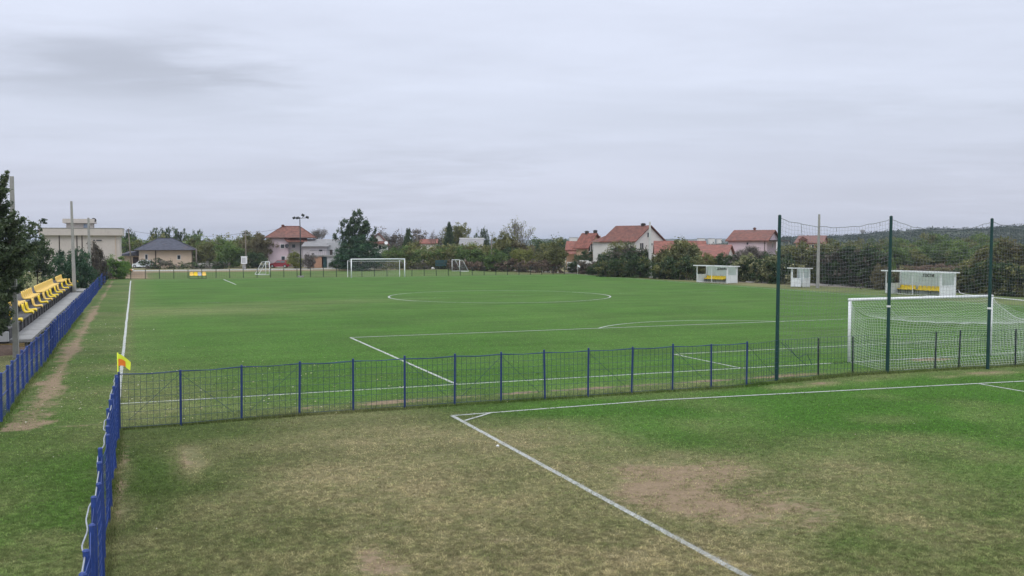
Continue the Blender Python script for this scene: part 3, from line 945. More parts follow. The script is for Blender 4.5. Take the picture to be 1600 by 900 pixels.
def small_goal(label, loc, rz, w=3.0, h=1.9, d=1.6):
    root = goal('small_goal', label, loc[0], loc[1], rz, w, h, .045)
    for s in (-1, 1):
        mb = MB(); x_ = s * (w / 2 + .045)
        mb.tube([(x_, 0, h), (x_, d * .35, h), (x_, d, .05)], .03, 8); mb.tube([(x_, 0, .05), (x_, d, .05)], .03, 8)
        mb.build('side_frame', M['goalwhite'], root)
    mb = MB(); mb.tube([(-w / 2, d, .05), (w / 2, d, .05)], .03, 8); mb.build('back_rail', M['goalwhite'], root)
    mb = MB()
    net_grid(mb, lambda s, t: (-w / 2 + w * s, d * .35 + d * .65 * t, h - (h - .05) * t + .1 * math.sin(math.pi * t)), 14, 10, .0018)
    for sg in (-1, 1):
        net_grid(mb, lambda s, t: (sg * w / 2, d * s * (1 - t * .65), .05 + (h - .05) * t), 7, 9, .0018)
    mb.build('net', M['net'], root)
    return root


small_goal('small white practice goal side-on at left before the pink house', (18.9, 115.8), math.pi / 2 + .05)
small_goal('small white practice goal standing near the blue green sheet panel', (49.9, 120.6), -math.pi / 2 + .1)


# ------------------------------------------------------------------ corner flags
def corner_flag(label, loc, rz, white=False):
    root = thing('corner_flag', label, 'corner flag', loc, rz)
    mb = MB(); mb.tube([(0, 0, -.1), (0, 0, 1.52)], .018, 10)
    mb.build('pole', M['flagyellow'] if not white else M['white'], root, smooth=True)
    mb = MB(); n = 12; m = 10; vs = []; fs = []; mi = []
    for th in (-.002, .002):
        for i in range(n + 1):
            for j in range(m + 1):
                s, t = i / n, j / m
                hgt = .36 * (1 - .35 * s)
                x_ = .40 * s * .92
                z_ = 1.50 - .34 * s * s * .75 - .02 - hgt * (1 - t) - .0 * s
                y_ = .05 * math.sin(s * 6 + t * 1.5) * s + th
                vs.append((x_, y_, z_))
    o2 = (n + 1) * (m + 1)
    for i in range(n):
        for j in range(m):
            a = i * (m + 1) + j
            c = (1 if (i < n * .62 and j < m * .56) else 0)
            fs.append((a, a + m + 1, a + m + 2, a + 1)); mi.append(c)
            fs.append((o2 + a, o2 + a + 1, o2 + a + m + 2, o2 + a + m + 1)); mi.append(c)
    mb.v = vs; mb.f = fs; mb.mi = mi
    mb.build('cloth', [M['flagyellow'], M['orange']] if not white else [M['white'], M['white']], root, smooth=True)
    return root


corner_flag('yellow and orange corner flag beside the blue fence corner', (.02, .02, 0), -YAW)
corner_flag('white corner flag at the far right corner before the dry reeds', (62.1, 99.4, 0), -YAW, True)


# ------------------------------------------------------------------ seats
def seat_mesh(name, mat, tk=.016):
    prof = [(0.0, -.055), (.015, -.01), (.06, .012), (.16, .0), (.28, -.015), (.36, -.005), (.405, .05), (.43, .14), (.445, .24), (.452, .33), (.455, .36)]
    n = len(prof); m = 8; mb = MB(); vs = []
    for th in (0, -tk):
        for i, (y, z) in enumerate(prof):
            wdt = .225 if i < n - 3 else (.215, .185, .14)[i - n + 3]
            for j in range(m + 1):
                x_ = -1 + 2 * j / m
                cv = .03 * x_ * x_
                if i <= 5: p = (x_ * wdt, y, z + cv + th)
                else: p = (x_ * wdt, y - cv - th, z)
                vs.append(p)
    o2 = n * (m + 1); fs = []
    ix = lambda l, i, j: l * o2 + i * (m + 1) + j
    for i in range(n - 1):
        for j in range(m):
            fs.append((ix(0, i, j), ix(0, i, j + 1), ix(0, i + 1, j + 1), ix(0, i + 1, j)))
            fs.append((ix(1, i, j), ix(1, i + 1, j), ix(1, i + 1, j + 1), ix(1, i, j + 1)))
        for j in (0, m):
            q_ = (ix(0, i, j), ix(0, i + 1, j), ix(1, i + 1, j), ix(1, i, j)); fs.append(q_ if j == 0 else q_[::-1])
    for j in range(m):
        fs.append((ix(0, 0, j), ix(1, 0, j), ix(1, 0, j + 1), ix(0, 0, j + 1)))
        fs.append((ix(0, n - 1, j), ix(0, n - 1, j + 1), ix(1, n - 1, j + 1), ix(1, n - 1, j)))
    mb.add(vs, fs)
    mb.box(-.16, .1, -.075 - tk, .16, .14, -.002 - tk); mb.box(-.16, .28, -.075 - tk, .16, .32, -.014 - tk)
    return mb.mesh(name, mat, True)


SM = {'y': seat_mesh('seat', M['yellow']), 'f': seat_mesh('seat', M['faded']), 'g': seat_mesh('seat', M['greyseat']), 'Y': seat_mesh('seat', M['yellow'], .075), 'F': seat_mesh('seat', M['faded'], .075)}

# ------------------------------------------------------------------ the stand: root at its near front corner
st = thing('seating_stand', 'low concrete stand with two rows of yellow seats behind the blue fence', 'stand')
Y0, Y1 = 16.2, 66.0
yy = Y0
while yy < Y1 - .1:                      # walkway slabs with open joints; one slab is missing at a pole
    l = 2.5
    if not (59.5 < yy + l / 2 < 62.4):
        mb = MB(); mb.box(-4.62, yy, .42, -3.72 + rr.uniform(-.02, .02), yy + l - .02, .55 + rr.uniform(-.008, .008))
        mb.build('walkway_slab', M['concrete'], st)
    yy += l
mb = MB()
yy = Y0 + .3
while yy < Y1: mb = MB(); mb.box(-4.5, yy, 0, -3.95, yy + .3, .415); yy += 5; mb.build('pier', M['concrete'], st)
mb = MB()
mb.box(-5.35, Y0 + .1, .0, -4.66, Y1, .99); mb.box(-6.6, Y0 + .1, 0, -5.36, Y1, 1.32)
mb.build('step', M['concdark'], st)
mb = MB()
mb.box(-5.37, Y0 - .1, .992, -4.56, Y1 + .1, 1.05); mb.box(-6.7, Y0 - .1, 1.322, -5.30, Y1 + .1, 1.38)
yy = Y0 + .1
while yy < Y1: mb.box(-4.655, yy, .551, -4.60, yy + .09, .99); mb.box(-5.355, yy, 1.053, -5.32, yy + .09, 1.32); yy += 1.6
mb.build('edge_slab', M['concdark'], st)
mb = MB(); mb.box(-8.4, Y0 - .35, .50, -4.6, Y0 - .12, .92); mb.build('end_wall', M['greywall'], st)
mb = MB(); mb.box(-8.4, Y0 - .30, 0, -4.0, Y0 - .14, .40); mb.build('foot_wall', M['ochre'], st)


def y_for(u, X):
    """distance along the stand at which a point on the line x = X stands in picture column u"""
    k = (u - 800) / FPX
    return CY + (X - CX) * (RV[0] - k * FV[0]) / (k * FV[1] - RV[1])


front = [(17, 'y'), (36.5, 'y'), (42, 'y'), (52, 'f'), (61.5, 'y'), (69, 'f'), (75, 'y'), (79.5, 'y'), (86.5, 'y'), (91, 'f'), (97.5, 'y'), (104, 'y'), (109, 'f'), (113.5, 'y')]
rear = []
for u0, u1, k_ in ((15, 28, 'f'), (36, 50, 'f'), (56, 82.5, 'f'), (88.5, 97, 'f'), (100.5, 100.6, 'y')):
    ya, yb = y_for(u0, -5.7), y_for(u1, -5.7)
    while ya <= yb: rear.append((ya, k_)); ya += 1.0
front = [(y_for(u, -4.96), k_) for u, k_ in front]
for lst, xf, z in ((front, -4.52, 1.125), (rear, -5.27, 1.455)):
    for y, k in lst:
        o = link('seat', SM[k.upper()], st, (xf, y, z), math.pi / 2); o.scale = (1.35, 1.1, 1.1)
        o['label'] = 'faded orange-yellow seat' if k == 'f' else 'bright yellow seat'
mb = MB()
mb.tube([(-4.75, Y0 + .1, 1.052), (-4.75, Y1, 1.052)], .02, 6); mb.tube([(-5.5, Y0 + .1, 1.385), (-5.5, Y1, 1.385)], .02, 6)
mb.build('seat_rail', M['darkmetal'], st)

# heap of soil at the near end
mb = MB(); vs = []; fs = []
n, m = 26, 12
hx, hy = G(12, 553)
for i in range(m + 1):
    for j in range(n):
        t = i / m; q_ = 2 * math.pi * j / n
        rr_ = t * (1 + .18 * math.sin(3 * q_ + 1) + .1 * math.sin(7 * q_))
        vs.append((1.5 * rr_ * math.cos(q_), .9 * rr_ * math.sin(q_), max(-.02, .38 * (1 - t * t) + .05 * math.sin(9 * q_ + 8 * t) * (1 - t) + rr.uniform(-.03, .03) * (1 - t))))
for i in range(m):
    for j in range(n): fs.append((i * n + j, (i + 1) * n + j, (i + 1) * n + (j + 1) % n, i * n + (j + 1) % n))
mb.add(vs, fs)
tag(mb.build('soil_heap', M['soil'], None, True, (hx - .5, hy, 0)), 'low heap of brown soil at the near end of the stand', 'soil heap')


# ------------------------------------------------------------------ concrete poles
def pole(name, label, x, y, h, w0, w1, mat, group=None, square=True, lean=(0, 0)):
    root = thing(name, label, 'pole', (x, y, 0), -YAW + .3, group)
    mb = MB()
    n = 4 if square else 10
    k = 1.414 if square else 1
    mb.tube([(0, 0, -.3), (lean[0] * .5, lean[1] * .5, h * .5), (lean[0], lean[1], h)], [w0 / 2 * k, (w0 + w1) / 4 * k, w1 / 2 * k], n)
    mb.build('shaft', M[mat], root)
    return root


p = pole('concrete_pole', 'thick grey concrete pole at the near end of the stand behind leaves', -4.12, 13.9, 7.5, .22, .14, 'pole', 'concrete poles along the stand')
mb = MB(); mb.box(-.03, -.2, 3.0, .03, -.12, 3.2); mb.tube([(0, -.14, 5.9), (0, -.32, 5.95)], .03, 6); mb.build('bracket', M['darkmetal'], p)
pole('concrete_pole', 'grey concrete pole standing in a gap of the stand walkway', -4.4, 60.9, 8.35, .30, .17, 'pole', 'concrete poles along the stand', lean=(-.10, 0))
p = pole('concrete_pole', 'thin grey concrete pole beyond the far end of the stand', -4.1, 84.6, 7.5, .36, .2, 'pole', 'concrete poles along the stand', lean=(-.04, 0))
p = pole('concrete_pole', 'pale concrete pole with stepped foot left of the white dugouts', 65.7, 84.0, 7.6, .40, .16, 'polewhite', lean=(-.1, 0))
mb = MB(); mb.box(-.26, -.26, 0, .26, .26, .25); mb.box(-.06, -.3, 1.9, .06, -.18, 2.1); mb.build('footing', M['polewhite'], p)
p = pole('concrete_pole', 'grey concrete pole right beside the small white cabin', 67.6, 51.9, 7.75, .26, .16, 'pole', lean=(.06, 0))


# ------------------------------------------------------------------ dugouts
def text_mesh(s, size, mat, ext=.006):
    cu = bpy.data.curves.new('lettering', 'FONT'); cu.body = s; cu.size = size; cu.extrude = ext; cu.align_x = 'CENTER'; cu.align_y = 'CENTER'
    cu.offset = .006
    ob = bpy.data.objects.new('lettering', cu); COL.objects.link(ob)
    dg = bpy.context.evaluated_depsgraph_get()
    me = bpy.data.meshes.new_from_object(ob.evaluated_get(dg)); me.name = 'lettering'
    bpy.data.objects.remove(ob); bpy.data.curves.remove(cu)
    me.materials.clear(); me.materials.append(mat)
    return me


def dugout(name, label, cat, A, B, depth, H, seats, text=None, tx=None, mids=(), front_half=False):
    """A: far front corner, B: near front corner; x runs A->B, y goes back from the pitch"""
    L_ = math.hypot(B[0] - A[0], B[1] - A[1]); rz = math.atan2(B[1] - A[1], B[0] - A[0])
    root = thing(name, label, cat, (A[0], A[1], 0), rz)
    D = depth
    mb = MB(); mb.box(.06, D - .05, .06, L_ - .06, D - .012, H)
    nseam = max(2, int(L_ / 1.0))
    mb.build('back_wall', M['poly'], root)
    mb = MB()
    for i in range(1, nseam): mb.box(L_ * i / nseam - .02, D - .07, .1, L_ * i / nseam + .02, D - .053, H)
    mb.build('back_batten', M['panel'], root)
    lo = .92
    for nm, x_ in (('far', 0), ('near', L_)):
        x0, x1 = (x_ + .012, x_ + .05) if nm == 'far' else (x_ - .05, x_ - .012)
        mb = MB()
        mb.box(x0, .07, .05, x1, D - .07, lo)
        mb.box(x0 - .012, .06, lo, x1 + .012, D - .06, lo + .06)
        f0 = .22 if nm == 'near' else .1
        mb.box(x0, .075, lo + .062, x1, f0, H - .02); mb.box(x0, D - .22, lo + .062, x1, D - .075, H - .02)
        mb.build('end_wall', M['panel'], root)
    for x_ in [0, L_] + list(mids):
        for y_ in ((0, D) if x_ in (0, L_) else (0,)):
            mb = MB(); w = .075 if x_ in (0, L_) else .045
            xa = min(max(x_ - w / 2, 0), L_ - w)
            mb.box(xa, y_ - (w if y_ else 0), 0, xa + w, y_ + (0 if y_ else w), H); mb.build('post', M['white'], root)
    if not front_half:
        mb = MB(); mb.box(.08, .01, .0, L_ - .08, .05, .10); mb.build('sill', M['white'], root)
    else:
        mb = MB(); mb.box(.08, .012, .05, L_ - .35, .05, lo); mb.box(.08, .004, lo + .002, L_ - .35, .06, lo + .06)
        mb.box(.08, .012, lo + .062, .22, .05, H - .02); mb.box(L_ - .35, .006, .05, L_ - .26, .056, H)
        mb.build('front_wall', M['panel'], root)
    mb = MB()
    q4 = lambda x0, y0, x1, y1: [(x0, y0), (x1, y0), (x1, y1), (x0, y1)]
    zr = lambda y_: H + .05 - .05 * (y_ + .32) / (D + .5)
    x0, x1, y0, y1 = -.28, L_ + .22, -.32, D + .18
    mb.add([(x_, y_, zr(y_) + .06) for x_, y_ in q4(x0 + .04, y0 + .04, x1 - .04, y1 - .04)], [(0, 1, 2, 3)])
    rf = mb.build('roof', M['clearsheet'], root)
    mb = MB()
    for (a0, b0, a1, b1) in ((x0, y0, x1, y0 + .05), (x0, y1 - .05, x1, y1), (x0, y0 + .052, x0 + .05, y1 - .052), (x1 - .05, y0 + .052, x1, y1 - .052)):
        qq = q4(a0, b0, a1, b1)
        mb.add([(x_, y_, zr(y_)) for x_, y_ in qq] + [(x_, y_, zr(y_) + .11) for x_, y_ in qq], [(0, 3, 2, 1), (4, 5, 6, 7), (0, 1, 5, 4), (1, 2, 6, 5), (2, 3, 7, 6), (3, 0, 4, 7)])
    mb.build('roof_edge', M['white'], rf)
    for (s0, s1, n_) in seats:
        mb = MB(); mb.box(s0, D - .62, .36, s1, D - .56, .40)
        mb.box(s0, D - .34, .36, s1, D - .28, .40)
        for q_ in range(3):
            xx = s0 + .08 + (s1 - s0 - .2) * q_ / 2
            mb.box(xx, D - .6, 0, xx + .04, D - .57, .36); mb.box(xx, D - .33, 0, xx + .04, D - .30, .36)
        mb.build('bench_frame', M['darkmetal'], root)
        for q_ in range(n_):
            o = link('seat', SM['y'], root, (s0 + (s1 - s0) * (q_ + .5) / n_, D - .66, .46), 0)
    if text:
        t = link('lettering', text_mesh(text, .36, M['letter']), root, (tx, D - .082, H - .30))
        t.rotation_euler = (math.pi / 2, 0, 0)
    return root


dugout('dugout', 'white dugout farthest along the touchline with one row of yellow seats', 'dugout', G(1088.3, 441), G(1135.7, 443.3), 1.75, 1.93, [(.15, 3.35, 7)], 'ДОМАЋИ', 2.6, (2.5,))
dugout('dugout', 'white dugout behind the net lettered ГОСТИ with two groups of yellow seats', 'dugout', G(1383.4, 458.7), G(1468.7, 463.9), 2.0, 2.05, [(.15, 1.95, 4), (2.2, 5.1, 6)], 'ГОСТИ', 3.2, (3.12,))
dugout('cabin', 'small white open-fronted cabin between the two dugouts', 'cabin', G(1235.5, 448.6), G(1255, 449.3), 1.5, 1.95, [], None, None, (), True)

# small tripod stand on the grass, and a hose
x, y = G(1342, 452)
tr_ = thing('sprinkler_stand', 'small dark tripod standing on the grass beyond the net', 'sprinkler', (x, y, 0))
for a in range(3):
    mb = MB(); mb.tube([(.4 * math.cos(a * 2.1 + .4), .4 * math.sin(a * 2.1 + .4), 0), (0, 0, .45)], .018, 6); mb.build('leg', M['darkmetal'], tr_)
mb = MB(); mb.tube([(0, 0, .42), (0, 0, .8)], .016, 6); mb.tube([(-.07, 0, .8), (.07, 0, .83)], .018, 6); mb.build('riser', M['darkmetal'], tr_)
mb = MB(); mb.tube([(*G(u, v), z) for u, v, z in ((1491, 457, .12), (1497, 457, .28), (1500, 459.5, .1), (1510, 461, .03), (1530, 463, .03), (1546, 465, .03), (1570, 467.3, .03), (1600, 470, .03))], .035, 6)
tag(mb.build('hose', M['white'], None, True), 'white hose lying on the grass right of the lettered dugout', 'hose')

# bench with seats behind the far fence
x, y = G(296, 435.6)
bx = thing('team_bench', 'low bench of yellow seats with one grey seat before the far fence', 'bench', (x, y - .35, 0), -.02)
mb = MB(); mb.box(0, .1, .36, 2.15, .14, .4); mb.box(0, .35, .36, 2.15, .39, .4)
for q_ in (0.02, 1.05, 2.08): mb.box(q_, .1, 0, q_ + .04, .14, .36); mb.box(q_, .35, 0, q_ + .04, .39, .36)
mb.box(0, .08, .0, 2.15, .12, .04)
mb.build('bench_frame', M['darkmetal'], bx)
for q_, k in ((.28, 'f'), (.80, 'y'), (1.28, 'g'), (1.85, 'f')):
    o = link('seat', SM[k], bx, (q_, 0.02, .47)); o.scale = (1.1, 1, 1.15)
    o['label'] = {'f': 'faded orange-yellow seat', 'y': 'bright yellow seat', 'g': 'grey seat'}[k]

# floodlight mast
x, y = G(470, 433.2)
fl = thing('floodlight_mast', 'slim dark floodlight mast with four lamps before the pink house', 'floodlight', (x, y, 0), -YAW)
mb = MB(); mb.tube([(0, 0, -.2), (0, 0, 4), (-.05, 0, 8.3)], [.10, .085, .055], 10); mb.build('mast', M['darkmetal'], fl, smooth=True)
mb = MB(); mb.tube([(-.95, 0, 8.18), (-.05, 0, 8.12), (.95, 0, 8.2)], .035, 6); mb.tube([(.3, 0, 8.15), (.42, 0, 8.5)], .03, 6); mb.build('arm', M['darkmetal'], fl)
mb = MB(); mb.box(-.35, -.35, 0, .35, .35, .22); mb.build('footing', M['concrete'], fl)
for lx, lz, ty in ((-.85, 8.2, -.5), (-.36, 8.2, -.3), (.40, 8.58, .9), (.98, 8.28, .5)):
    mb = MB(); mb.box(-.19, -.12, -.1, .19, .12, .1); mb.box(-.22, -.15, -.13, .22, .15, -.1)
    o = mb.build('lamp', M['darkmetal'], fl, loc=(lx, 0, lz)); o.rotation_euler = (.5, ty * .6, 0)
    mb = MB(); mb.box(-.17, -.11, -.137, .17, .11, -.131); mb.build('lens', M['paleglass'], o)


# ------------------------------------------------------------------ houses
class House:
    """a: depth of the corner nearest the camera; uL,uC,uR: picture columns of left end, near corner, right end; phi: turn of the front"""

    def __init__(s, name, label, cat, a, uL, uC, uR, phi=0.0, depth=None, group=None):
        kL, kC = (uL - 800) / FPX, (uC - 800) / FPX
        if depth and phi == 0.0 and kC < 0: phi = math.atan(kC) + .03
        xC = kC * a; c, n = math.cos(phi), math.sin(phi)
        s.w = (xC - kL * a) / (c + kL * n)
        kR = (uR - 800) / FPX
        s.d = depth if depth else (kR * a - xC) / (n - kR * c)
        s.ox, s.oa = xC - s.w * c, a + s.w * n
        s.c, s.n, s.a = c, n, a
        X, Y = W(s.ox, s.oa)
        ex = (RV[0] * c - FV[0] * n, RV[1] * c - FV[1] * n)
        s.root = thing(name, label, cat, (X, Y, 0), math.atan2(ex[1], ex[0]), group)

    def su(s, face, u):
        k = (u - 800) / FPX
        if face == 'F': return (k * s.oa - s.ox) / (s.c + k * s.n)
        xC, a = s.ox + s.w * s.c, s.oa - s.w * s.n
        return (k * a - xC) / (s.n - k * s.c)

    def zv(s, face, t, v):
        if face == 'F': a = s.oa - t * s.n
        else: a = s.oa - s.w * s.n + t * s.c
        return ZV(a, v)

    def walls(s, H, mat, z0=-.3, name='wall', x0=0, x1=None, y0=0, y1=None, gable=None, apex=0):
        x1 = s.w if x1 is None else x1; y1 = s.d if y1 is None else y1
        mb = MB(); mb.box(x0, y0, z0, x1, y1, H)
        if gable == 'x':      # ridge along x: gables on the x ends
            ym = (y0 + y1) / 2
            mb.add([(x0, y0, H), (x0, y1, H), (x0, ym, apex), (x1, y0, H), (x1, y1, H), (x1, ym, apex)], [(0, 2, 1), (3, 4, 5), (0, 3, 5, 2), (1, 2, 5, 4)])
        if gable == 'y':
            xm = (x0 + x1) / 2
            mb.add([(x0, y0, H), (x1, y0, H), (xm, y0, apex), (x0, y1, H), (x1, y1, H), (xm, y1, apex)], [(0, 1, 2), (3, 5, 4), (0, 2, 5, 3), (1, 4, 5, 2)])
        return mb.build(name, M[mat], s.root)

    def slab(s, quad, mat, th=.16, name='roof', parent=None):
        mb = MB(); n = len(quad)
        vs = list(quad) + [(a, b, c + th) for a, b, c in quad]
        mb.add(vs, [tuple(range(n - 1, -1, -1)), tuple(range(n, 2 * n))] + [(i, (i + 1) % n, n + (i + 1) % n, n + i) for i in range(n)])
        return mb

    def roof_gable(s, axis_, H, apex, mat, ov=.4, x0=0, x1=None, y0=0, y1=None, th=.16):
        x1 = s.w if x1 is None else x1; y1 = s.d if y1 is None else y1
        mb = MB()
        H += .03; apex += .03

        def slab(q_):
            n = len(q_); vs = list(q_) + [(a, b, c + th) for a, b, c in q_]
            mb.add(vs, [tuple(range(n - 1, -1, -1)), tuple(range(n, 2 * n))] + [(i, (i + 1) % n, n + (i + 1) % n, n + i) for i in range(n)])
        if axis_ == 'x':
            ym = (y0 + y1) / 2; sl = (apex - H) / (ym - y0); e = H - sl * ov
            slab([(x0 - ov, y0 - ov, e), (x1 + ov, y0 - ov, e), (x1 + ov, ym, apex), (x0 - ov, ym, apex)])
            slab([(x0 - ov, ym, apex), (x1 + ov, ym, apex), (x1 + ov, y1 + ov, e), (x0 - ov, y1 + ov, e)])
        else:
            xm = (x0 + x1) / 2; sl = (apex - H) / (xm - x0); e = H - sl * ov
            slab([(x0 - ov, y0 - ov, e), (xm, y0 - ov, apex), (xm, y1 + ov, apex), (x0 - ov, y1 + ov, e)])
            slab([(xm, y0 - ov, apex), (x1 + ov, y0 - ov, e), (x1 + ov, y1 + ov, e), (xm, y1 + ov, apex)])
        return mb.build('roof', M[mat], s.root)

    def roof_hip(s, H, apex, r0, r1, mat, ov=.45, x0=0, x1=None, y0=0, y1=None, yr=None, fascia='darktrim'):
        """ridge from x=r0 to x=r1"""
        x1 = s.w if x1 is None else x1; y1 = s.d if y1 is None else y1
        yr = (y0 + y1) / 2 if yr is None else yr
        e = H + .02
        mb = MB()
        c = [(x0 - ov, y0 - ov, e), (x1 + ov, y0 - ov, e), (x1 + ov, y1 + ov, e), (x0 - ov, y1 + ov, e)]
        t = [(a, b, z + .14) for a, b, z in c]
        mb.add(c + t + [(r0, yr, apex), (r1, yr, apex)], [(0, 3, 2, 1), (0, 1, 5, 4), (1, 2, 6, 5), (2, 3, 7, 6), (3, 0, 4, 7), (4, 5, 9, 8), (5, 6, 9), (6, 7, 8, 9), (7, 4, 8)])
        r_ = mb.build('roof', M[mat], s.root)
        mb = MB()
        mb.tube([(r0, yr, apex + .02), (r1, yr, apex + .02)], .09, 6)
        for (a, b, z), q_ in zip(t, (r0, r1, r1, r0)): mb.tube([(a, b, z + .02), (q_, yr, apex + .02)], .08, 6)
        mb.build('ridge_tiles', M[mat], r_)
        mb = MB(); g = .05
        mb.tube([(x0 - ov, y0 - ov - g, e + .05), (x1 + ov, y0 - ov - g, e + .05)], .06, 6)
        mb.build('gutter', M[fascia], s.root)
        return r_

    def window(s, face, u, v, w, h, frame='trim', pane='glass', t=None, z=None, name='window'):
        t = s.su(face, u) if t is None else t
        z = s.zv(face, t, v) if z is None else z
        f = .07
        mb = MB(); pn = MB()

        def bx_(m_, a0, z0, a1, z1, p0, p1):
            if face == 'F': m_.box(a0, -p1, z0, a1, -p0, z1)
            else: m_.box(s.w + p0, a0, z0, s.w + p1, a1, z1)
        bx_(mb, t - w / 2 - f, z - h / 2 - f, t - w / 2, z + h / 2 + f, .0015, .06); bx_(mb, t + w / 2, z - h / 2 - f, t + w / 2 + f, z + h / 2 + f, .0015, .06)
        bx_(mb, t - w / 2, z + h / 2, t + w / 2, z + h / 2 + f, .0015, .06); bx_(mb, t - w / 2, z - h / 2 - f, t + w / 2, z - h / 2, .0015, .09)
        if w > .75: bx_(mb, t - .03, z - h / 2, t + .03, z + h / 2, .012, .045)
        o = mb.build(name, M[frame], s.root)
        bx_(pn, t - w / 2 + .001, z - h / 2 + .001, t + w / 2 - .001, z + h / 2 - .001, .003, .010)
        pn.build('pane', M[pane], o)
        return o

    def pipe(s, face, u, z0, z1, mat='darktrim', r=.055):
        t = s.su(face, u); mb = MB()
        p = (t, -r - .01) if face == 'F' else (s.w + r + .01, t)
        mb.tube([(p[0], p[1], z0), (p[0], p[1], z1)], r, 8); mb.build('downpipe', M[mat], s.root)

    def chimney(s, x, y, z0, z1, w=.45, mat='greywall'):
        mb = MB(); mb.box(x - w / 2, y - w / 2, z0, x + w / 2, y + w / 2, z1); mb.box(x - w / 2 - .07, y - w / 2 - .07, z1 + .002, x + w / 2 + .07, y + w / 2 + .07, z1 + .1)
        mb.box(x - w / 2 + .05, y - w / 2 + .05, z1 + .102, x + w / 2 - .05, y + w / 2 - .05, z1 + .2)
        mb.build('chimney', M[mat], s.root)

    def dish(s, x, y, z, r, mat='darkmetal', stand=0.0):
        mb = MB(); n = Vector((.25, -1, .35)); mb.disc((x, y, z), n, r, r * .28); mb.tube([(x, y, z), Vector((x, y, z)) + n * r * .9], .025, 5)
        o = mb.build('satellite_dish', M[mat], s.root)
        mb = MB(); mb.tube([(x, y + .05, z - stand), (x, y + .05, z), (x, y + .02, z)], .03, 6); mb.build('bracket', M['darkmetal'], o)


# beige flat-roofed building
h = House('flat_roofed_building', 'beige flat-roofed building with a small upper storey behind the stand trees', 'building', 140, 66, 187.5, 200, 0.0, 9.0)
zf = ZV(140, 368); zt = ZV(140, 357.2)
h.walls(zf, 'beige')
mb = MB(); mb.box(-.35, -.5, zf + .003, h.w + .45, h.d + .4, zt); mb.build('parapet', M['beige'], h.root)
mb = MB(); mb.box(-.40, -.55, zt + .003, h.w + .5, h.d + .45, zt + .08); mb.build('coping', M['concrete'], h.root)
ux0, ux1 = h.su('F', 103), h.su('F', 144.5); zu0, zu1 = ZV(142, 349), ZV(142, 342.5)
mb = MB(); mb.box(ux0, 2, zt, ux1, 7, zu0); mb.build('upper_storey', M['beige'], h.root)
mb = MB(); mb.box(ux0 - .45, 1.5, zu0 + .003, ux1 + .3, 7.4, zu1); mb.build('upper_parapet', M['beige'], h.root)
mb = MB(); x_ = h.su('F', 134.7); mb.box(x_ - .35, 1.94, zt + .12, x_ + .33, 1.99, zu0 - .12); w_ = mb.build('window', M['paleglass'], h.root)
h.dish(h.su('F', 146.5), 2.2, ZV(142, 344.6), .34, stand=1.2)
for u in (93.5, 121, 129):
    t = h.su('F', u); mb = MB(); mb.box(t - .07, -.03, 2.0, t + .07, -.004, zf - .02); mb.build('recess_shade_strip', M['darktrim'], h.root)  # dark strips laid on the wall, painting in the shade of narrow recesses
for u, w in ((148, .26), (155.5, .75)): h.window('F', u, 375.5, w, .17, 'beige')
h.pipe('F', 181.5, 0, zf, 'beige2')

# dark-roofed bungalow
h = House('bungalow', 'low sand-coloured bungalow with a dark slate hipped roof', 'house', 185, 217.5, 299.5, 310, 0.0, 10.5)
ze = ZV(185, 391.5)
h.walls(ze, 'beige2'); h.roof_hip(ze, ZV(190, 372.6), h.w * .33, h.w * .62, 'tile_slate', .85)
h.window('F', 229, 401.3, .42, .85); h.window('F', 279.7, 402, .55, .75)
h.pipe('F', 243.5, 0, ze, 'darktrim', .08)
mb = MB(); mb.box(-3.6, 2.5, 0, -.02, 9, 2.25); mb.build('side_wing', M['beige2'], h.root)
mb = MB(); mb.add([(-4.2, 1.5, 2.26), (0, 1.5, 2.26), (0, 9.5, 2.26), (-4.2, 9.5, 2.26), (0, 1.5, 3.2), (0, 9.5, 3.2), (-2.2, 5, 3.1)], [(0, 3, 2, 1), (0, 1, 4, 6), (3, 0, 6), (2, 3, 6, 5), (4, 5, 6), (1, 2, 5, 4)])
mb.build('side_roof', M['tile_slate'], h.root)
mb = MB(); mb.box(-1.3, 2.42, 0, -.35, 2.49, 2.0); mb.build('door', M['darktrim'], h.root)

# pink house with hipped red roof
h = House('pink_house', 'two-storey pale pink house with a steep hipped red tile roof', 'house', 188, 418.5, 478, 490, 0.0, 8.5)
ze = ZV(188, 372.3)
xb = h.su('F', 451)
h.walls(ze, 'pink', x1=xb); h.walls(ze - .55, 'pinkwhite', name='wall', x0=xb + .004, y0=1.0)
h.roof_hip(ze, ZV(192, 353.8), h.su('F', 440.5), h.su('F', 468), 'tile_red', .5, x1=h.w + 1.4)
mb = MB(); mb.add([(xb - .2, -.7, ze - .75), (h.w + .3, -.7, ze - .75), (h.w + .3, 1.6, ze + .55), (xb - 1.4, .5, ze + .5), (xb - .2, -.7, ze - .63), (h.w + .3, -.7, ze - .63), (h.w + .3, 1.6, ze + .67), (xb - 1.4, .5, ze + .62)],
                  [(0, 3, 2, 1), (4, 5, 6, 7), (0, 1, 5, 4), (1, 2, 6, 5), (2, 3, 7, 6), (3, 0, 4, 7)]); mb.build('porch_roof', M['tile_red'], h.root)
h.window('F', 441.7, 384.7, .68, .72); h.window('F', 442.5, 404, .66, .85)
t = h.su('F', 458.8); mb = MB(); mb.box(t - .3, .95, ZV(188, 387), t + .3, .996, ZV(188, 382)); mb.build('window', M['glass'], h.root)
h.dish(h.su('F', 448.7), -.35, ZV(188, 384.6), .42, 'darkmetal')
h.chimney(h.su('F', 440.8), 4.2, ze + 1, ZV(192, 352.6), .5, 'tile_red')
mb = MB(); mb.box(h.su('F', 434.5), -2.2, 0, xb, -.004, ZV(188, 409.8)); mb.build('low_annex', M['white_ren'], h.root)
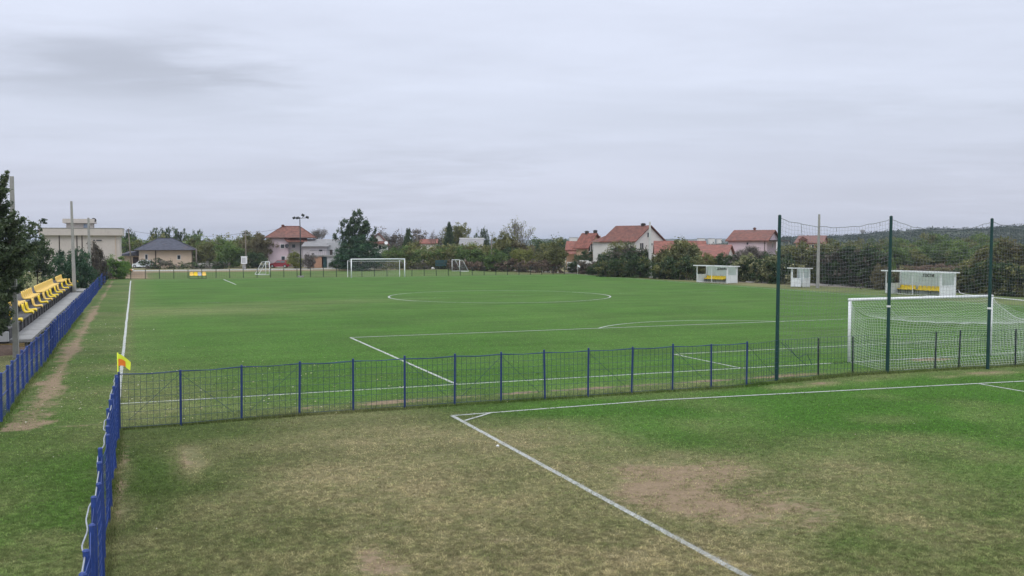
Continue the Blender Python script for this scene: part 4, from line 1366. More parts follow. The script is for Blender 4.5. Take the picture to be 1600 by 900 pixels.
# grey annex to its right
h = House('grey_house', 'pale grey house with a low grey roof and a terrace beside the dark tree', 'house', 186, 474, 530, 540, 0.0, 8.0)
z1, z2 = ZV(186, 385.5), ZV(186, 374.5)
xm = h.su('F', 511)
h.walls(z1, 'pinkwhite', x1=xm); h.walls(ZV(186, 379), 'greywall', name='wall', x0=xm + .004, y0=.2)
mb = MB(); mb.add([(-.3, -.6, z1), (xm + .3, -.6, z1), (h.w + .3, 4, z2), (.4, 4, z2), (-.3, -.6, z1 + .14), (xm + .3, -.6, z1 + .14), (h.w + .3, 4, z2 + .14), (.4, 4, z2 + .14)],
                  [(0, 3, 2, 1), (4, 5, 6, 7), (0, 1, 5, 4), (1, 2, 6, 5), (2, 3, 7, 6), (3, 0, 4, 7)]); mb.build('roof', M['roofgrey'], h.root)
h.window('F', 501.3, 391.3, .62, .3, 'pinkwhite'); h.window('F', 489, 396.5, .5, .22, 'pinkwhite')
t = h.su('F', 517.5); mb = MB(); mb.box(t - .28, .12, ZV(186, 405), t + .28, .194, ZV(186, 390)); mb.build('door', M['darktrim'], h.root)
mb = MB(); mb.box(h.su('F', 486), -3.2, 2.15, h.w + .2, -.004, 2.4); mb.build('terrace', M['concrete'], h.root)
mb = MB()
for i in range(15): x_ = h.su('F', 486) + i * (h.w - h.su('F', 486)) / 14; mb.tube([(x_, -3.1, 2.4), (x_, -3.1, 3.3)], .02, 4)
mb.tube([(h.su('F', 486), -3.1, 3.3), (h.w, -3.1, 3.3)], .03, 5); mb.build('railing', M['darkmetal'], h.root)
mb = MB(); mb.box(h.su('F', 485), -3.0, 0, h.su('F', 504), -.01, 2.14); mb.build('lower_wall', M['brickw'], h.root)
mb = MB(); mb.box(h.su('F', 506), -2.6, 0, h.su('F', 511.5), -2.5, 2.1); mb.build('gate', M['shedgreen'], h.root)
mb = MB(); mb.box(h.su('F', 512), -2.9, 0, h.su('F', 524), -.01, 2.13); mb.build('lower_wall', M['greywall'], h.root)

# small white house half behind the dark tree
h = House('white_house', 'small white house with a red eave half hidden by the dark tree', 'house', 192, 577, 605, 612, 0.0, 7)
ze = ZV(192, 381)
h.walls(ze, 'white_ren', gable='y', apex=ZV(192, 366)); h.roof_gable('y', ze, ZV(192, 365.5), 'tile_brown', .35)
mb = MB(); mb.box(-.2, -1.3, ze - .05, h.w + .2, -.01, ze + .1); mb.add([(-.2, -1.35, ze + .102), (h.w + .2, -1.35, ze + .102), (h.w + .2, -.01, ze + .55), (-.2, -.01, ze + .55)], [(0, 1, 2, 3)]); mb.build('porch_roof', M['tile_brown'], h.root)
h.window('F', 594, 386.5, .5, .8); h.dish(h.su('F', 603.7), -1.5, ZV(191, 379.5), .36, 'white')

# small distant roofs
h = House('far_house', 'low house with a red tile roof far behind the green bushes', 'house', 215, 657, 682, 690, 0, 7)
h.walls(ZV(215, 381), 'cream', gable='x', apex=ZV(218, 374.6)); h.roof_gable('x', ZV(215, 381), ZV(218, 374.6), 'tile_terra', .3)
h = House('grey_shed', 'grey sheet-roofed shed with a pale top edge above the bushes', 'shed', 182, 718, 752.5, 760, 0, 6)
h.walls(ZV(182, 386), 'greywall')
mb = MB(); za, zb = ZV(182, 384.5), ZV(185, 373.8)
mb.add([(-.2, -.4, za), (h.w + .3, -.4, za), (h.w + .3, 5, zb), (-.2, 5, zb), (-.2, -.4, za + .1), (h.w + .3, -.4, za + .1), (h.w + .3, 5, zb + .1), (-.2, 5, zb + .1)], [(0, 3, 2, 1), (4, 5, 6, 7), (0, 1, 5, 4), (1, 2, 6, 5), (2, 3, 7, 6), (3, 0, 4, 7)])
r_ = mb.build('roof', M['roofgrey'], h.root); mb = MB(); mb.box(-.3, 4.9, zb + .11, h.w + .4, 5.3, zb + .28); mb.build('ridge_cap', M['trim'], r_)

# orange-roofed pair
h = House('orange_house', 'peach house with an orange tile roof and recessed balcony', 'house', 172, 901, 918, 941, .75)
ze = ZV(172, 384.5)
apx = ZV(172, 365.5)
h.walls(ze, 'peach', gable='x', apex=apx); h.roof_gable('x', ze, apx, 'tile_terra', .55)
h.window('R', 936.5, 371.5, .45, .6, 'peach'); h.window('R', 938, 384.8, .5, .85, 'peach')
mb = MB(); t0, t1 = h.su('R', 919.5), h.su('R', 931); zb0, zb1 = ZV(172, 392), ZV(172, 381)
mb.box(h.w + .004, t0, zb0, h.w + .03, t1, zb1); mb.build('balcony_shade_sheet', M['darktrim'], h.root)  # flat dark sheet on the wall, painting in the shade of the recessed balcony
mb = MB(); mb.box(h.w + .004, t0 - .1, zb0 - .25, h.w + .9, t1 + .1, zb0 - .02); mb.build('balcony', M['cream'], h.root)
mb = MB()
for q_ in (.2, .45, .75): mb.box(h.w + .032, t0 + (t1 - t0) * q_, zb0, h.w + .08, t0 + (t1 - t0) * q_ + .14, zb1)
mb.build('balcony_post', M['cream'], h.root)
h.chimney(h.w * .25, h.d * .5, apx - .4, ZV(174, 362.3), .5, 'darktrim'); h.chimney(h.w * .95, h.d * .55, apx - .4, ZV(172, 361), .5, 'darktrim')
h = House('orange_annex', 'low wing with bright orange tile roof left of the peach house', 'house', 178, 885, 903, 910, .15, 6.5)
h.walls(ZV(178, 391), 'peach', gable='x', apex=ZV(180, 378.2)); h.roof_gable('x', ZV(178, 391), ZV(180, 378.2), 'tile_terra', .3)
mb = MB(); mb.add([(-.2, -2.2, ZV(176, 397)), (1.9, -2.2, ZV(176, 397)), (1.9, -.4, ZV(178, 392.5)), (-.0, -.4, ZV(178, 392.5))], [(0, 1, 2, 3)])
mb.build('porch_roof', M['tile_terra'], h.root)
for x_ in (0, 1.7):
    mb = MB(); mb.box(x_, -2.1, 0, x_ + .12, -1.98, ZV(176, 397) - .02); mb.build('porch_post', M['cream'], h.root)
# white garden wall before it
a_, b_ = WU(886, 164), WU(946, 160)
wl = thing('garden_wall', 'broken white garden wall above the dry reeds below the peach house', 'wall', (a_[0], a_[1], 0), math.atan2(b_[1] - a_[1], b_[0] - a_[0]))
mb = MB(); Lw = math.hypot(b_[0] - a_[0], b_[1] - a_[1]); x_ = 0
while x_ < Lw:
    l = rr.uniform(.6, 1.2); mb.box(x_, 0, -.2, x_ + l - .03, .2, 1.75 + rr.uniform(-.35, .1)); x_ += l
mb.build('wall', M['white_ren'], wl)

# big white house, gable to the right
h = House('gabled_house', 'big cream house with a brown-red tile roof and tall gable', 'house', 160, 941, 992, 1037.5, .80)
ze = ZV(160, 377); apx = ZV(163, 353.8)
h.walls(ze, 'cream', gable='x', apex=apx - .05); h.roof_gable('x', ze, apx, 'tile_brown', .35)
h.chimney(h.w * .80, h.d * .5, apx - .5, ZV(162, 350.2), .55, 'darktrim')
h.window('R', 1002.3, 384.5, .95, 1.0, 'cream'); h.window('R', 1012.8, 367, .7, .75, 'cream'); h.window('R', 1018.3, 381.7, .3, .38, 'cream')
h.pipe('F', 990, 0, ze, 'cream')
mb = MB(); x0_ = -3.2; zz = ZV(170, 365.5)
mb.add([(-2.6, -.4, ze - .1), (-.36, -.4, ze - .1), (-.36, h.d + .3, ze - .1), (-2.6, h.d + .3, ze - .1), (-.37, h.d * .5, zz), (-1.6, h.d * .5, zz)], [(0, 3, 2, 1), (0, 1, 4, 5), (3, 0, 5), (2, 3, 5, 4), (1, 2, 4)])
mb.build('hip_roof', M['tile_brown'], h.root)
mb = MB(); mb.box(-2.2, .1, 0, -.01, h.d - .1, ze - .12); mb.build('rear_wing', M['cream'], h.root)

# terracotta roofs above the hedge
h = House('low_house', 'long low house with faded terracotta roof directly right of the cream house', 'house', 152, 1026, 1102, 1110, .12, 8)
h.walls(ZV(152, 397), 'cream', gable='x', apex=ZV(154, 378)); h.roof_gable('x', ZV(152, 397), ZV(154, 378), 'tile_terra', .4)
h = House('low_house', 'low house with red roof and dark gable left of the pink gabled house', 'house', 138, 1078, 1133, 1146, .30)
h.walls(ZV(138, 402), 'cream', gable='x', apex=ZV(140, 384.2)); h.roof_gable('x', ZV(138, 402), ZV(140, 384.2), 'tile_terra', .35)
mb = MB(); mb.add([(1.0, -2.2, ZV(136, 408)), (3.2, -2.2, ZV(136, 408)), (3.2, -.5, ZV(138, 404.5)), (1.0, -.5, ZV(138, 404.5))], [(0, 1, 2, 3)]); mb.build('porch_roof', M['tile_terra'], h.root)

# pink gabled house
h = House('pink_gabled_house', 'pink-walled house with brown tile roof left of the first net post', 'house', 150, 1137.5, 1197, 1217, .42)
ze = ZV(150, 376.6); apx = ZV(153, 360.6)
h.walls(ze, 'pink', gable='x', apex=apx - .05); h.roof_gable('x', ze, apx, 'tile_brown', .4)
h.window('F', 1167.5, 380.5, .28, .34, 'pink'); h.pipe('F', 1194.5, 0, ze)
h.window('R', 1206.7, 383.2, .9, .75, 'trim'); h.window('R', 1211.8, 371, .5, .8, 'trim')
h.chimney(h.w * .5, h.d * .5, apx - .2, apx + .4, .35, 'tile_brown')
mb = MB(); mb.box(h.w + .004, .3, ZV(150, 377), h.w + 1.7, h.d + .6, ZV(150, 375)); mb.build('balcony_roof', M['darktrim'], h.root)
for y_ in (.4, h.d + .3):
    mb = MB(); mb.box(h.w + 1.45, y_, 0, h.w + 1.6, y_ + .15, ZV(150, 377) - .01); mb.build('balcony_post', M['trim'], h.root)
mb = MB(); mb.box(h.w + .004, .3, 2.1, h.w + 1.6, h.d + .4, 2.3); mb.build('balcony', M['trim'], h.root)
mb = MB(); mb.box(h.w + 1.5, .4, 2.302, h.w + 1.58, h.d + .3, 3.0); mb.build('balcony_railing', M['tile_brown'], h.root)

# far house seen through the net
h = House('hillside_house', 'distant house with red roof and dormer seen through the ball net', 'house', 225, 1243, 1283, 1292, .35)
ze = ZV(225, 380.5); apx = ZV(228, 368.3)
h.walls(ze, 'brickw', gable='x', apex=apx - .05); h.roof_gable('x', ze, apx, 'tile_red', .5)
mb = MB(); t = h.su('F', 1254); mb.box(t - .9, .3, ze, t + .9, 2.2, ze + .9); mb.add([(t - 1.2, .1, ze + .85), (t + 1.2, .1, ze + .85), (t, .1, ze + 1.7), (t - 1.2, 2.6, ze + .85), (t + 1.2, 2.6, ze + .85), (t, 2.6, ze + 1.7)], [(0, 1, 2), (0, 2, 5, 3), (1, 4, 5, 2), (3, 5, 4)])
mb.build('dormer', M['tile_brown'], h.root)
h.window('F', 1268, 386, .9, 1.0, 'trim'); h.window('R', 1287, 378, .5, .7, 'trim')

# blue-green sheet panel and little things by the far road
a_ = WU(680, 172)
sh = thing('sheet_panel', 'dark blue-green sheet panel on posts beside the small goal', 'panel', (a_[0], a_[1], 0), -YAW)
mb = MB(); mb.box(0, 0, .55, 2.1, .06, 1.65); mb.build('sheet', M['shedgreen'], sh)
mb = MB(); mb.box(0, -.015, 1.05, 2.1, -.003, 1.10); mb.build('seam', M['darkmetal'], sh)
for x_ in (.05, 1.0, 2.0):
    mb = MB(); mb.box(x_, .062, 0, x_ + .07, .13, 1.7); mb.build('post', M['darkmetal'], sh)


def sack(label, loc, s, mats, seed, nm='sack'):
    r = random.Random(seed); mb = MB(); vs = []; fs = []; n, m = 14, 8; mi = []
    ph = [r.uniform(0, 6) for _ in range(4)]
    for i in range(m + 1):
        for j in range(n):
            th = math.pi * i / m; q_ = 2 * math.pi * j / n
            k = 1 + .2 * math.sin(3 * q_ + ph[0]) * math.sin(th) + .15 * math.sin(5 * th + ph[1] + q_)
            vs.append((s * .62 * k * math.sin(th) * math.cos(q_), s * .4 * k * math.sin(th) * math.sin(q_), max(0, s * (.42 + .45 * k * math.cos(th)))))
    for i in range(m):
        for j in range(n):
            fs.append((i * n + j, (i + 1) * n + j, (i + 1) * n + (j + 1) % n, i * n + (j + 1) % n)); mi.append(1 if (len(mats) > 1 and (j // 4) % 2) else 0)
    mb.v, mb.f, mb.mi = vs, fs, mi
    return tag(mb.build(nm, mats, None, True, (loc[0], loc[1], 0)), label, nm.replace('_', ' '))


sack('orange and white bag lying by the roadside below the white car', G(204.5, 425), .62, [M['orange'], M['sack']], 4, 'bag')
sack('crumpled white sack left of the blue-green sheet panel', WU(676, 170), .5, [M['sack']], 8)
sack('small scrap of white paper on the dry grass by the near line', G(777.5, 698.5), .06, [M['white']], 5, 'paper_scrap')

# low wall and fence bits between bungalow and road
a_ = WU(304, 178)
wl = thing('garden_wall', 'low beige garden wall right of the bungalow', 'wall', (a_[0], a_[1], 0), -YAW)
mb = MB(); mb.box(0, 0, -.1, 2.4, .18, .95); mb.box(2.45, .02, -.1, 3.8, .2, .9); mb.build('wall', M['cream'], wl)
mb = MB(); mb.box(-.04, -.03, .952, 2.44, .21, 1.02); mb.build('coping', M['concrete'], wl)


# utility poles, cabinet and cables
def util_pole(label, u, a, vt, base_u=None, arms=True):
    h_ = ZV(a, vt); X, Y = WU(base_u or u, a)
    root = thing('utility_pole', label, 'utility pole', (X, Y, 0), -YAW)
    lx = ((u - (base_u or u)) / FPX) * a
    mb = MB(); mb.tube([(0, 0, -.2), (lx, 0, h_)], [.14, .09], 8); mb.build('pole', M['wood'], root, smooth=True)
    if arms:
        mb = MB(); mb.box(lx - .45, -.05, h_ - .55, lx + .45, .05, h_ - .45); mb.box(lx - .3, -.05, h_ - .2, lx + .3, .05, h_ - .1); mb.build('cross_arm', M['darkmetal'], root)
        mb = MB()
        for q_ in (-.4, -.15, .15, .4): mb.tube([(lx + q_, 0, h_ - .45), (lx + q_, 0, h_ - .25)], .06, 6)
        mb.build('insulator', M['darkmetal'], root)
    return (W((u - 800) / FPX * a, a), h_)


t1 = util_pole('wooden utility pole with cross-arm beside the white car', 201.5, 176, 357.2, 205.5)
t2 = util_pole('wooden utility pole behind the white electric cabinet', 384.3, 176, 361.3)
util_pole('short plain pole right of the bungalow', 307, 175, 388, None, False)
t3 = util_pole('dark utility pole rising above the grey twigs behind the bushes', 652, 205, 360.5)
util_pole('pale thin pole in the bushes right of the grey shed', 768, 165, 372.5, None, False)
util_pole('slim pole standing before the dry reeds near the small goal', 726.6, 165, 404, None, False)


def cable(label, p, q_, sag):
    mb = MB(); n = 16
    mb.tube([(p[0][0] + (q_[0][0] - p[0][0]) * i / n, p[0][1] + (q_[0][1] - p[0][1]) * i / n, p[1] + (q_[1] - p[1]) * i / n - sag * 4 * (i / n) * (1 - i / n)) for i in range(n + 1)], .026, 4)
    tag(mb.build('overhead_cable', M['darkmetal']), label, 'cable')


cable('overhead cable from the beige building to the first utility pole', (WU(146, 139.4), ZV(139.4, 366)), (t1[0], t1[1] - .35), .15)
cable('overhead cable between the two utility poles above the bungalow', (t1[0], t1[1] - .3), (t2[0], t2[1] - .3), .9)
cable('overhead cable from the second utility pole to the pink house', (t2[0], t2[1] - .2), (WU(441, 190), ZV(190, 356)), .25)
a_ = WU(376.8, 172)
cb = thing('electric_cabinet', 'white electric cabinet on a narrow pedestal beside a utility pole', 'cabinet', (a_[0], a_[1], 0), -YAW)
mb = MB(); mb.box(0, 0, 1.0, .95, .5, 2.25); mb.build('box', M['white'], cb)
mb = MB(); mb.box(-.05, -.05, 2.252, 1.0, .55, 2.33); mb.build('lid', M['white'], cb)
mb = MB(); mb.box(.2, .1, 0, .75, .4, .998); mb.build('pedestal', M['concrete'], cb)
mb = MB(); mb.box(.12, -.02, 1.12, .83, -.004, 2.1); mb.build('door', M['greywall'], cb)


# ------------------------------------------------------------------ cars
def car(label, loc, rz, paint):
    root = thing('parked_car', label, 'car', (loc[0], loc[1], 0), rz)
    L_, Wd = 3.9, 1.62
    lower = [(0, .32), (.05, .62), (.25, .78), (.95, .90), (1.05, .92), (3.72, .92), (3.86, .80), (3.9, .45), (3.85, .28), (3.3, .22), (.4, .22)]
    mb = MB()

    def extr(poly, w0, w1f=None, mi=0, y=0):
        n = len(poly)
        vs = []
        for sgn in (-1, 1):
            for i, (x_, z_) in enumerate(poly):
                ww = w0 if w1f is None else w1f(z_)
                tx_ = 1 - .12 * (abs(x_ - L_ / 2) / (L_ / 2)) ** 4
                vs.append((x_, sgn * ww / 2 * tx_, z_))
        return vs, [tuple(range(n)), tuple(range(2 * n - 1, n - 1, -1))] + [(i, n + i, n + (i + 1) % n, (i + 1) % n) for i in range(n)]
    mb.add(*extr(lower, Wd))
    cab = [(1.0, .92), (1.62, 1.40), (1.85, 1.45), (3.2, 1.44), (3.45, 1.36), (3.76, .92)]
    mb.add(*extr(cab, Wd, lambda z_: Wd - .36 * max(0, z_ - .92) / .5 - .03))
    mb.build('body', paint, root)
    mb = MB()
    for sgn in (-1, 1):
        def yy(z_): return sgn * ((Wd - .36 * (z_ - .92) / .5 - .03) / 2 * .985 + .012)
        for poly in ([(1.22, .97), (1.66, 1.35), (2.25, 1.37), (2.25, .97)], [(2.33, .97), (2.33, 1.37), (3.12, 1.36), (3.05, .97)]):
            vs = [(x_, yy(z_), z_) for x_, z_ in poly]; mb.add(vs, [(0, 1, 2, 3)])
    f_ = mb.build('side_window', M['glass'], root)
    mb = MB(); mb.add([(1.02, -.66, .96), (1.02, .66, .96), (1.57, .56, 1.38), (1.57, -.56, 1.38)], [(0, 1, 2, 3)]); mb.build('windscreen', M['glass'], root)
    mb = MB(); mb.add([(3.765, -.6, .98), (3.765, .6, .98), (3.49, .52, 1.35), (3.49, -.52, 1.35)], [(3, 2, 1, 0)]); mb.build('rear_window', M['glass'], root)
    for x_ in (.72, 3.1):
        for sgn in (-1, 1):
            mb = MB(); mb.tube([(x_, sgn * (Wd / 2 - .16), .30), (x_, sgn * (Wd / 2 + .015), .30)], .30, 18); w_ = mb.build('wheel', M['tyre'], root)
            mb = MB(); mb.tube([(x_, sgn * (Wd / 2 + .016), .30), (x_, sgn * (Wd / 2 + .03), .30)], .19, 14); mb.build('rim', M['rim'], w_)
    for sgn in (-1, 1):
        mb = MB(); mb.box(.03, sgn * .6 - .14, .6, .16, sgn * .6 + .14, .74); mb.build('headlight', M['light'], root)
        mb = MB(); mb.box(3.82, sgn * .64 - .1, .62, 3.895, sgn * .64 + .1, .88); mb.build('tail_light', M['taillight'], root)
    return root


a_ = WU(206.8, 181)
car('white hatchback parked in front of the dark-roofed bungalow', (a_[0], a_[1] + .4), -YAW, M['carwhite'])
a_ = WU(421, 183)
car('dark red car parked below the pink house behind the small goal', a_, -YAW, M['carred'])


# ------------------------------------------------------------------ vegetation
def leaf_quads(C, T, n_per, rad_, size, r, flat=.8):
    """C clump centres, T clump tones; returns verts, faces, tone"""
    K = len(C)
    idx = np.repeat(np.arange(K), n_per)
    N_ = len(idx)
    rc = rad_ if np.isscalar(rad_) else np.asarray(rad_)[idx][:, None]
    off = r.normal(0, .5, (N_, 3)) * rc; off[:, 2] *= flat
    ctr = C[idx] + off
    nrm = r.normal(0, 1, (N_, 3)); nrm[:, 2] = np.abs(nrm[:, 2]) + .35
    nrm /= np.linalg.norm(nrm, axis=1)[:, None]
    ax = np.cross(nrm, r.normal(0, 1, (N_, 3))); ax /= (np.linalg.norm(ax, axis=1)[:, None] + 1e-9)
    bx_ = np.cross(nrm, ax)
    s = size * r.uniform(.6, 1.35, N_)[:, None]
    fold = nrm * s * .22
    V = np.empty((N_, 4, 3), np.float32)
    V[:, 0] = ctr - ax * s; V[:, 1] = ctr - bx_ * s * .55 + fold; V[:, 2] = ctr + ax * s; V[:, 3] = ctr + bx_ * s * .55 + fold
    tone = np.clip(T[idx] + r.normal(0, .08, N_), 0, 1)
    return V.reshape(-1, 3), np.arange(4 * N_).reshape(N_, 4), np.repeat(tone, 4)


def limbs(mb, H, trunk_h, r0, tips, rnd, lean=0.0, n=7):
    top = Vector((lean, 0, trunk_h))
    mb.tube([(0, 0, -.15), (lean * .4, 0, trunk_h * .5), top], [r0 * 1.25, r0 * .9, r0 * .72], n)
    mb.tube([top, (lean + rnd.uniform(-.03, .03) * H, rnd.uniform(-.03, .03) * H, (trunk_h + H * .9) / 2), (lean, 0, H * .9)], [r0 * .72, r0 * .42, r0 * .1], 6)
    for t in tips:
        z0 = max(trunk_h * .8, min(t[2] * .8, H * .7)) if t[2] > trunk_h else trunk_h * .9
        z0 = trunk_h * .75 + (z0 - trunk_h * .75) * rnd.uniform(.3, .8)
        a = Vector((lean * z0 / H, 0, z0)); b = Vector(t)
        m = a.lerp(b, .5) + Vector((rnd.uniform(-.04, .04) * H, rnd.uniform(-.04, .04) * H, rnd.uniform(-.01, .05) * H))
        mb.tube([a, m, b], [r0 * .34, r0 * .2, r0 * .06], 5)


def crown_centres(kind, r, K):
    """unit tree: height 1, crown half-width .5 (scaled afterwards)"""
    ph = r.uniform(0, 6.28, 8)
    out = []
    while len(out) < K:
        u = r.uniform(-1, 1, 3)
        q_ = np.linalg.norm(u)
        if q_ > 1 or q_ < 1e-3: continue
        rr_ = q_ ** .55
        d = u / q_
        th = math.atan2(d[1], d[0])
        lob = 1 + .20 * math.sin(2 * th + ph[0] + 2.2 * d[2]) + .14 * math.sin(3 * th + ph[1] - 3 * d[2]) + .12 * math.sin(5 * d[2] + ph[2] + th) + .10 * math.sin(7 * th + 5 * d[2] + ph[3])
        p = d * rr_ * lob
        if kind == 'round': c = np.array([p[0] * .47, p[1] * .47, .60 + p[2] * .37])
        elif kind == 'spread': c = np.array([p[0] * .5, p[1] * .5, .64 + p[2] * .30])
        elif kind == 'lobes':
            LB = ((0, .04, .87, .15), (-.27, .1, .68, .17), (.2, -.1, .70, .14), (-.02, 0, .62, .24), (.44, .05, .64, .07), (-.4, -.1, .55, .10), (.1, .2, .74, .16), (.0, 0, .28, .40), (-.22, .1, .25, .25), (.24, -.1, .27, .25), (.33, .1, .47, .13), (-.05, 0, .45, .30))
            wts = np.array([b_[3] ** 2 for b_ in LB]); b_ = LB[r.choice(len(LB), p=wts / wts.sum())]
            c = np.array([b_[0] + d[0] * rr_ * b_[3], b_[1] + d[1] * rr_ * b_[3], max(.03, b_[2] + d[2] * rr_ * b_[3] * .85)])
        elif kind == 'dense':
            t = (p[2] + 1) / 2; w = .50 * (1.06 - .62 * t ** 1.6); c = np.array([p[0] * w * 1.15, p[1] * w * 1.15, .08 + .90 * min(max(t, 0), 1.02)])
        elif kind == 'conifer':
            t = r.uniform(0, 1) ** .8; w = .5 * (1 - t) ** .8 + .02; a = r.uniform(0, 6.28); rr2 = r.uniform(.3, 1) ** .5
            lay = 1 + .25 * math.sin(t * 45); c = np.array([math.cos(a) * w * rr2 * lay, math.sin(a) * w * rr2 * lay, .12 + .87 * t])
        elif kind == 'column':
            c = np.array([p[0] * .5, p[1] * .5, .54 + p[2] * .45])
        else:  # bush
            c = np.array([p[0] * .5, p[1] * .5, .45 + p[2] * .48]);
            if c[2] < .03: c[2] = r.uniform(.03, .3)
        out.append(c)
    return np.array(out)


TREE_CACHE = {}


def tree_meshes(kind, mat, seed, K, n_per, rc, leaf, trunk, barkm='bark'):
    key = (kind, mat, seed)
    if key in TREE_CACHE: return TREE_CACHE[key]
    r = np.random.default_rng(seed); rnd = random.Random(seed)
    T = np.clip(.45 + r.normal(0, .2, K), .02, .98)
    if kind in ('round', 'bush', 'spread', 'column'):
        K = int(K * 1.35); T = np.clip(.45 + r.normal(0, .2, K), .02, .98)
        per = 8; B = max(8, K // per); S0 = crown_centres(kind, r, B); t0 = np.clip(.48 + r.normal(0, .2, B), .05, .95)
        ib = np.arange(K) % B; uv = r.normal(0, 1, (K, 3)); uv[:, 2] = np.abs(uv[:, 2]) * 1.1 - .35; uv /= np.linalg.norm(uv, axis=1)[:, None]
        sz = r.uniform(.075, .14, B)[ib][:, None] * (.8 if kind == 'column' else 1)
        C = S0[ib] * np.array([.86, .86, .90]) + uv * sz; C[:, 2] = np.maximum(C[:, 2], .02)
        T = np.clip(t0[ib] + r.normal(0, .1, K), .02, .98)
        fill = np.arange(K) >= int(K * .62); C[fill] = crown_centres(kind, r, int(fill.sum())); rc = np.where(fill, rc, rc * .66)
    else:
        C = crown_centres(kind, r, K)
    S = 7.0                                   # nominal height for meshes: 7 m tall, 7 m wide
    K = len(C)
    V, Fc, tone = leaf_quads(C * S, T, n_per, rc * S * r.uniform(.7, 1.3, K), leaf, r)
    V[:, 2] = np.maximum(V[:, 2], .02)
    cm = np_mesh('crown', V, Fc, M[mat], {'tone': tone})
    mb = MB()
    tips = [tuple(C[i] * S) for i in rnd.sample(range(K), min(16, K))]
    limbs(mb, S * .95, S * trunk, S * .022, tips, rnd)
    tm = mb.mesh('trunk', M[barkm], True)
    TREE_CACHE[key] = (tm, cm)
    return TREE_CACHE[key]


KINDS = {  # kind, K clumps, leaves per clump, clump radius, leaf size, trunk
    'round': ('round', 190, 40, .085, .16, .22), 'spread': ('spread', 170, 38, .085, .16, .3), 'dense': ('dense', 420, 46, .07, .16, .1),
    'lobes': ('lobes', 460, 34, .042, .14, .1), 'conifer': ('conifer', 300, 32, .055, .14, .12), 'column': ('column', 150, 40, .085, .15, .1), 'bush': ('bush', 200, 42, .095, .16, .06), 'tuft': ('round', 46, 80, .085, .15, .35)}


def tree(name, label, cat, kind, mat, u, a, vt, wpx, seed=1, group=None, rz=None, z0=0.0):
    k = KINDS[kind]
    tm, cm = tree_meshes(k[0] if kind != 'tuft' else 'round', mat, seed + (1000 if kind == 'tuft' else 0), k[1], k[2], k[3], k[4], k[5])
    X, Y = WU(u, a); H_ = ZV(a, vt) - z0; wm = wpx / FPX * a
    root = thing(name, label, cat, (X, Y, z0), rr.uniform(0, 6.28) if rz is None else rz, group)
    root.scale = (wm / 7.0, wm / 7.0, H_ / 7.0)
    link('trunk', tm, root); link('crown', cm, root)
    return root


def bare_tree(name, label, u, a, vt, wpx, seed, leaves=None, group=None):
    rnd = random.Random(seed); H_ = ZV(a, vt); wm = wpx / FPX * a
    mb = MB(); tips = []

    def grow(p, d, L_, r, lv):
        q_ = p + d * L_
        m = p + d * L_ * .5 + Vector((rnd.uniform(-1, 1), rnd.uniform(-1, 1), rnd.uniform(-.3, .6))) * L_ * .07
        mb.tube([p, m, q_], [r, r * .82, r * .62], 6 if lv < 2 else 4, cap=False)
        if lv >= 6: tips.append(q_); return
        for i in range(3 if lv < 5 else 2):
            nd = (d + Vector((rnd.uniform(-1, 1), rnd.uniform(-1, 1), rnd.uniform(-.25, .75))) * (.62 if lv else .55)).normalized()
            grow(q_ if i else p.lerp(q_, .8), nd, L_ * rnd.uniform(.66, .88), max(.010, r * .56), lv + 1)
    grow(Vector((0, 0, -.1)), Vector((0, 0, 1)), 1.5, .12, 0)
    X, Y = WU(u, a)
    hmax = max(t.z for t in tips); wmax = max(max(abs(t.x), abs(t.y)) for t in tips)
    root = thing(name, label, 'tree', (X, Y, 0), 0, group); root.scale = (wm / 2 / wmax, wm / 2 / wmax, H_ / hmax)
    mb.build('trunk', M['greybark'], root)
    if leaves:
        r = np.random.default_rng(seed); C = np.array([tuple(t) for t in tips]); C = C[r.random(len(C)) < leaves[1]]
        V, Fc, tone = leaf_quads(C, r.uniform(.2, .9, len(C)), leaves[2], .3, .09, r)
        link('crown', np_mesh('crown', V, Fc, M[leaves[0]], {'tone': tone}), root)
    return root


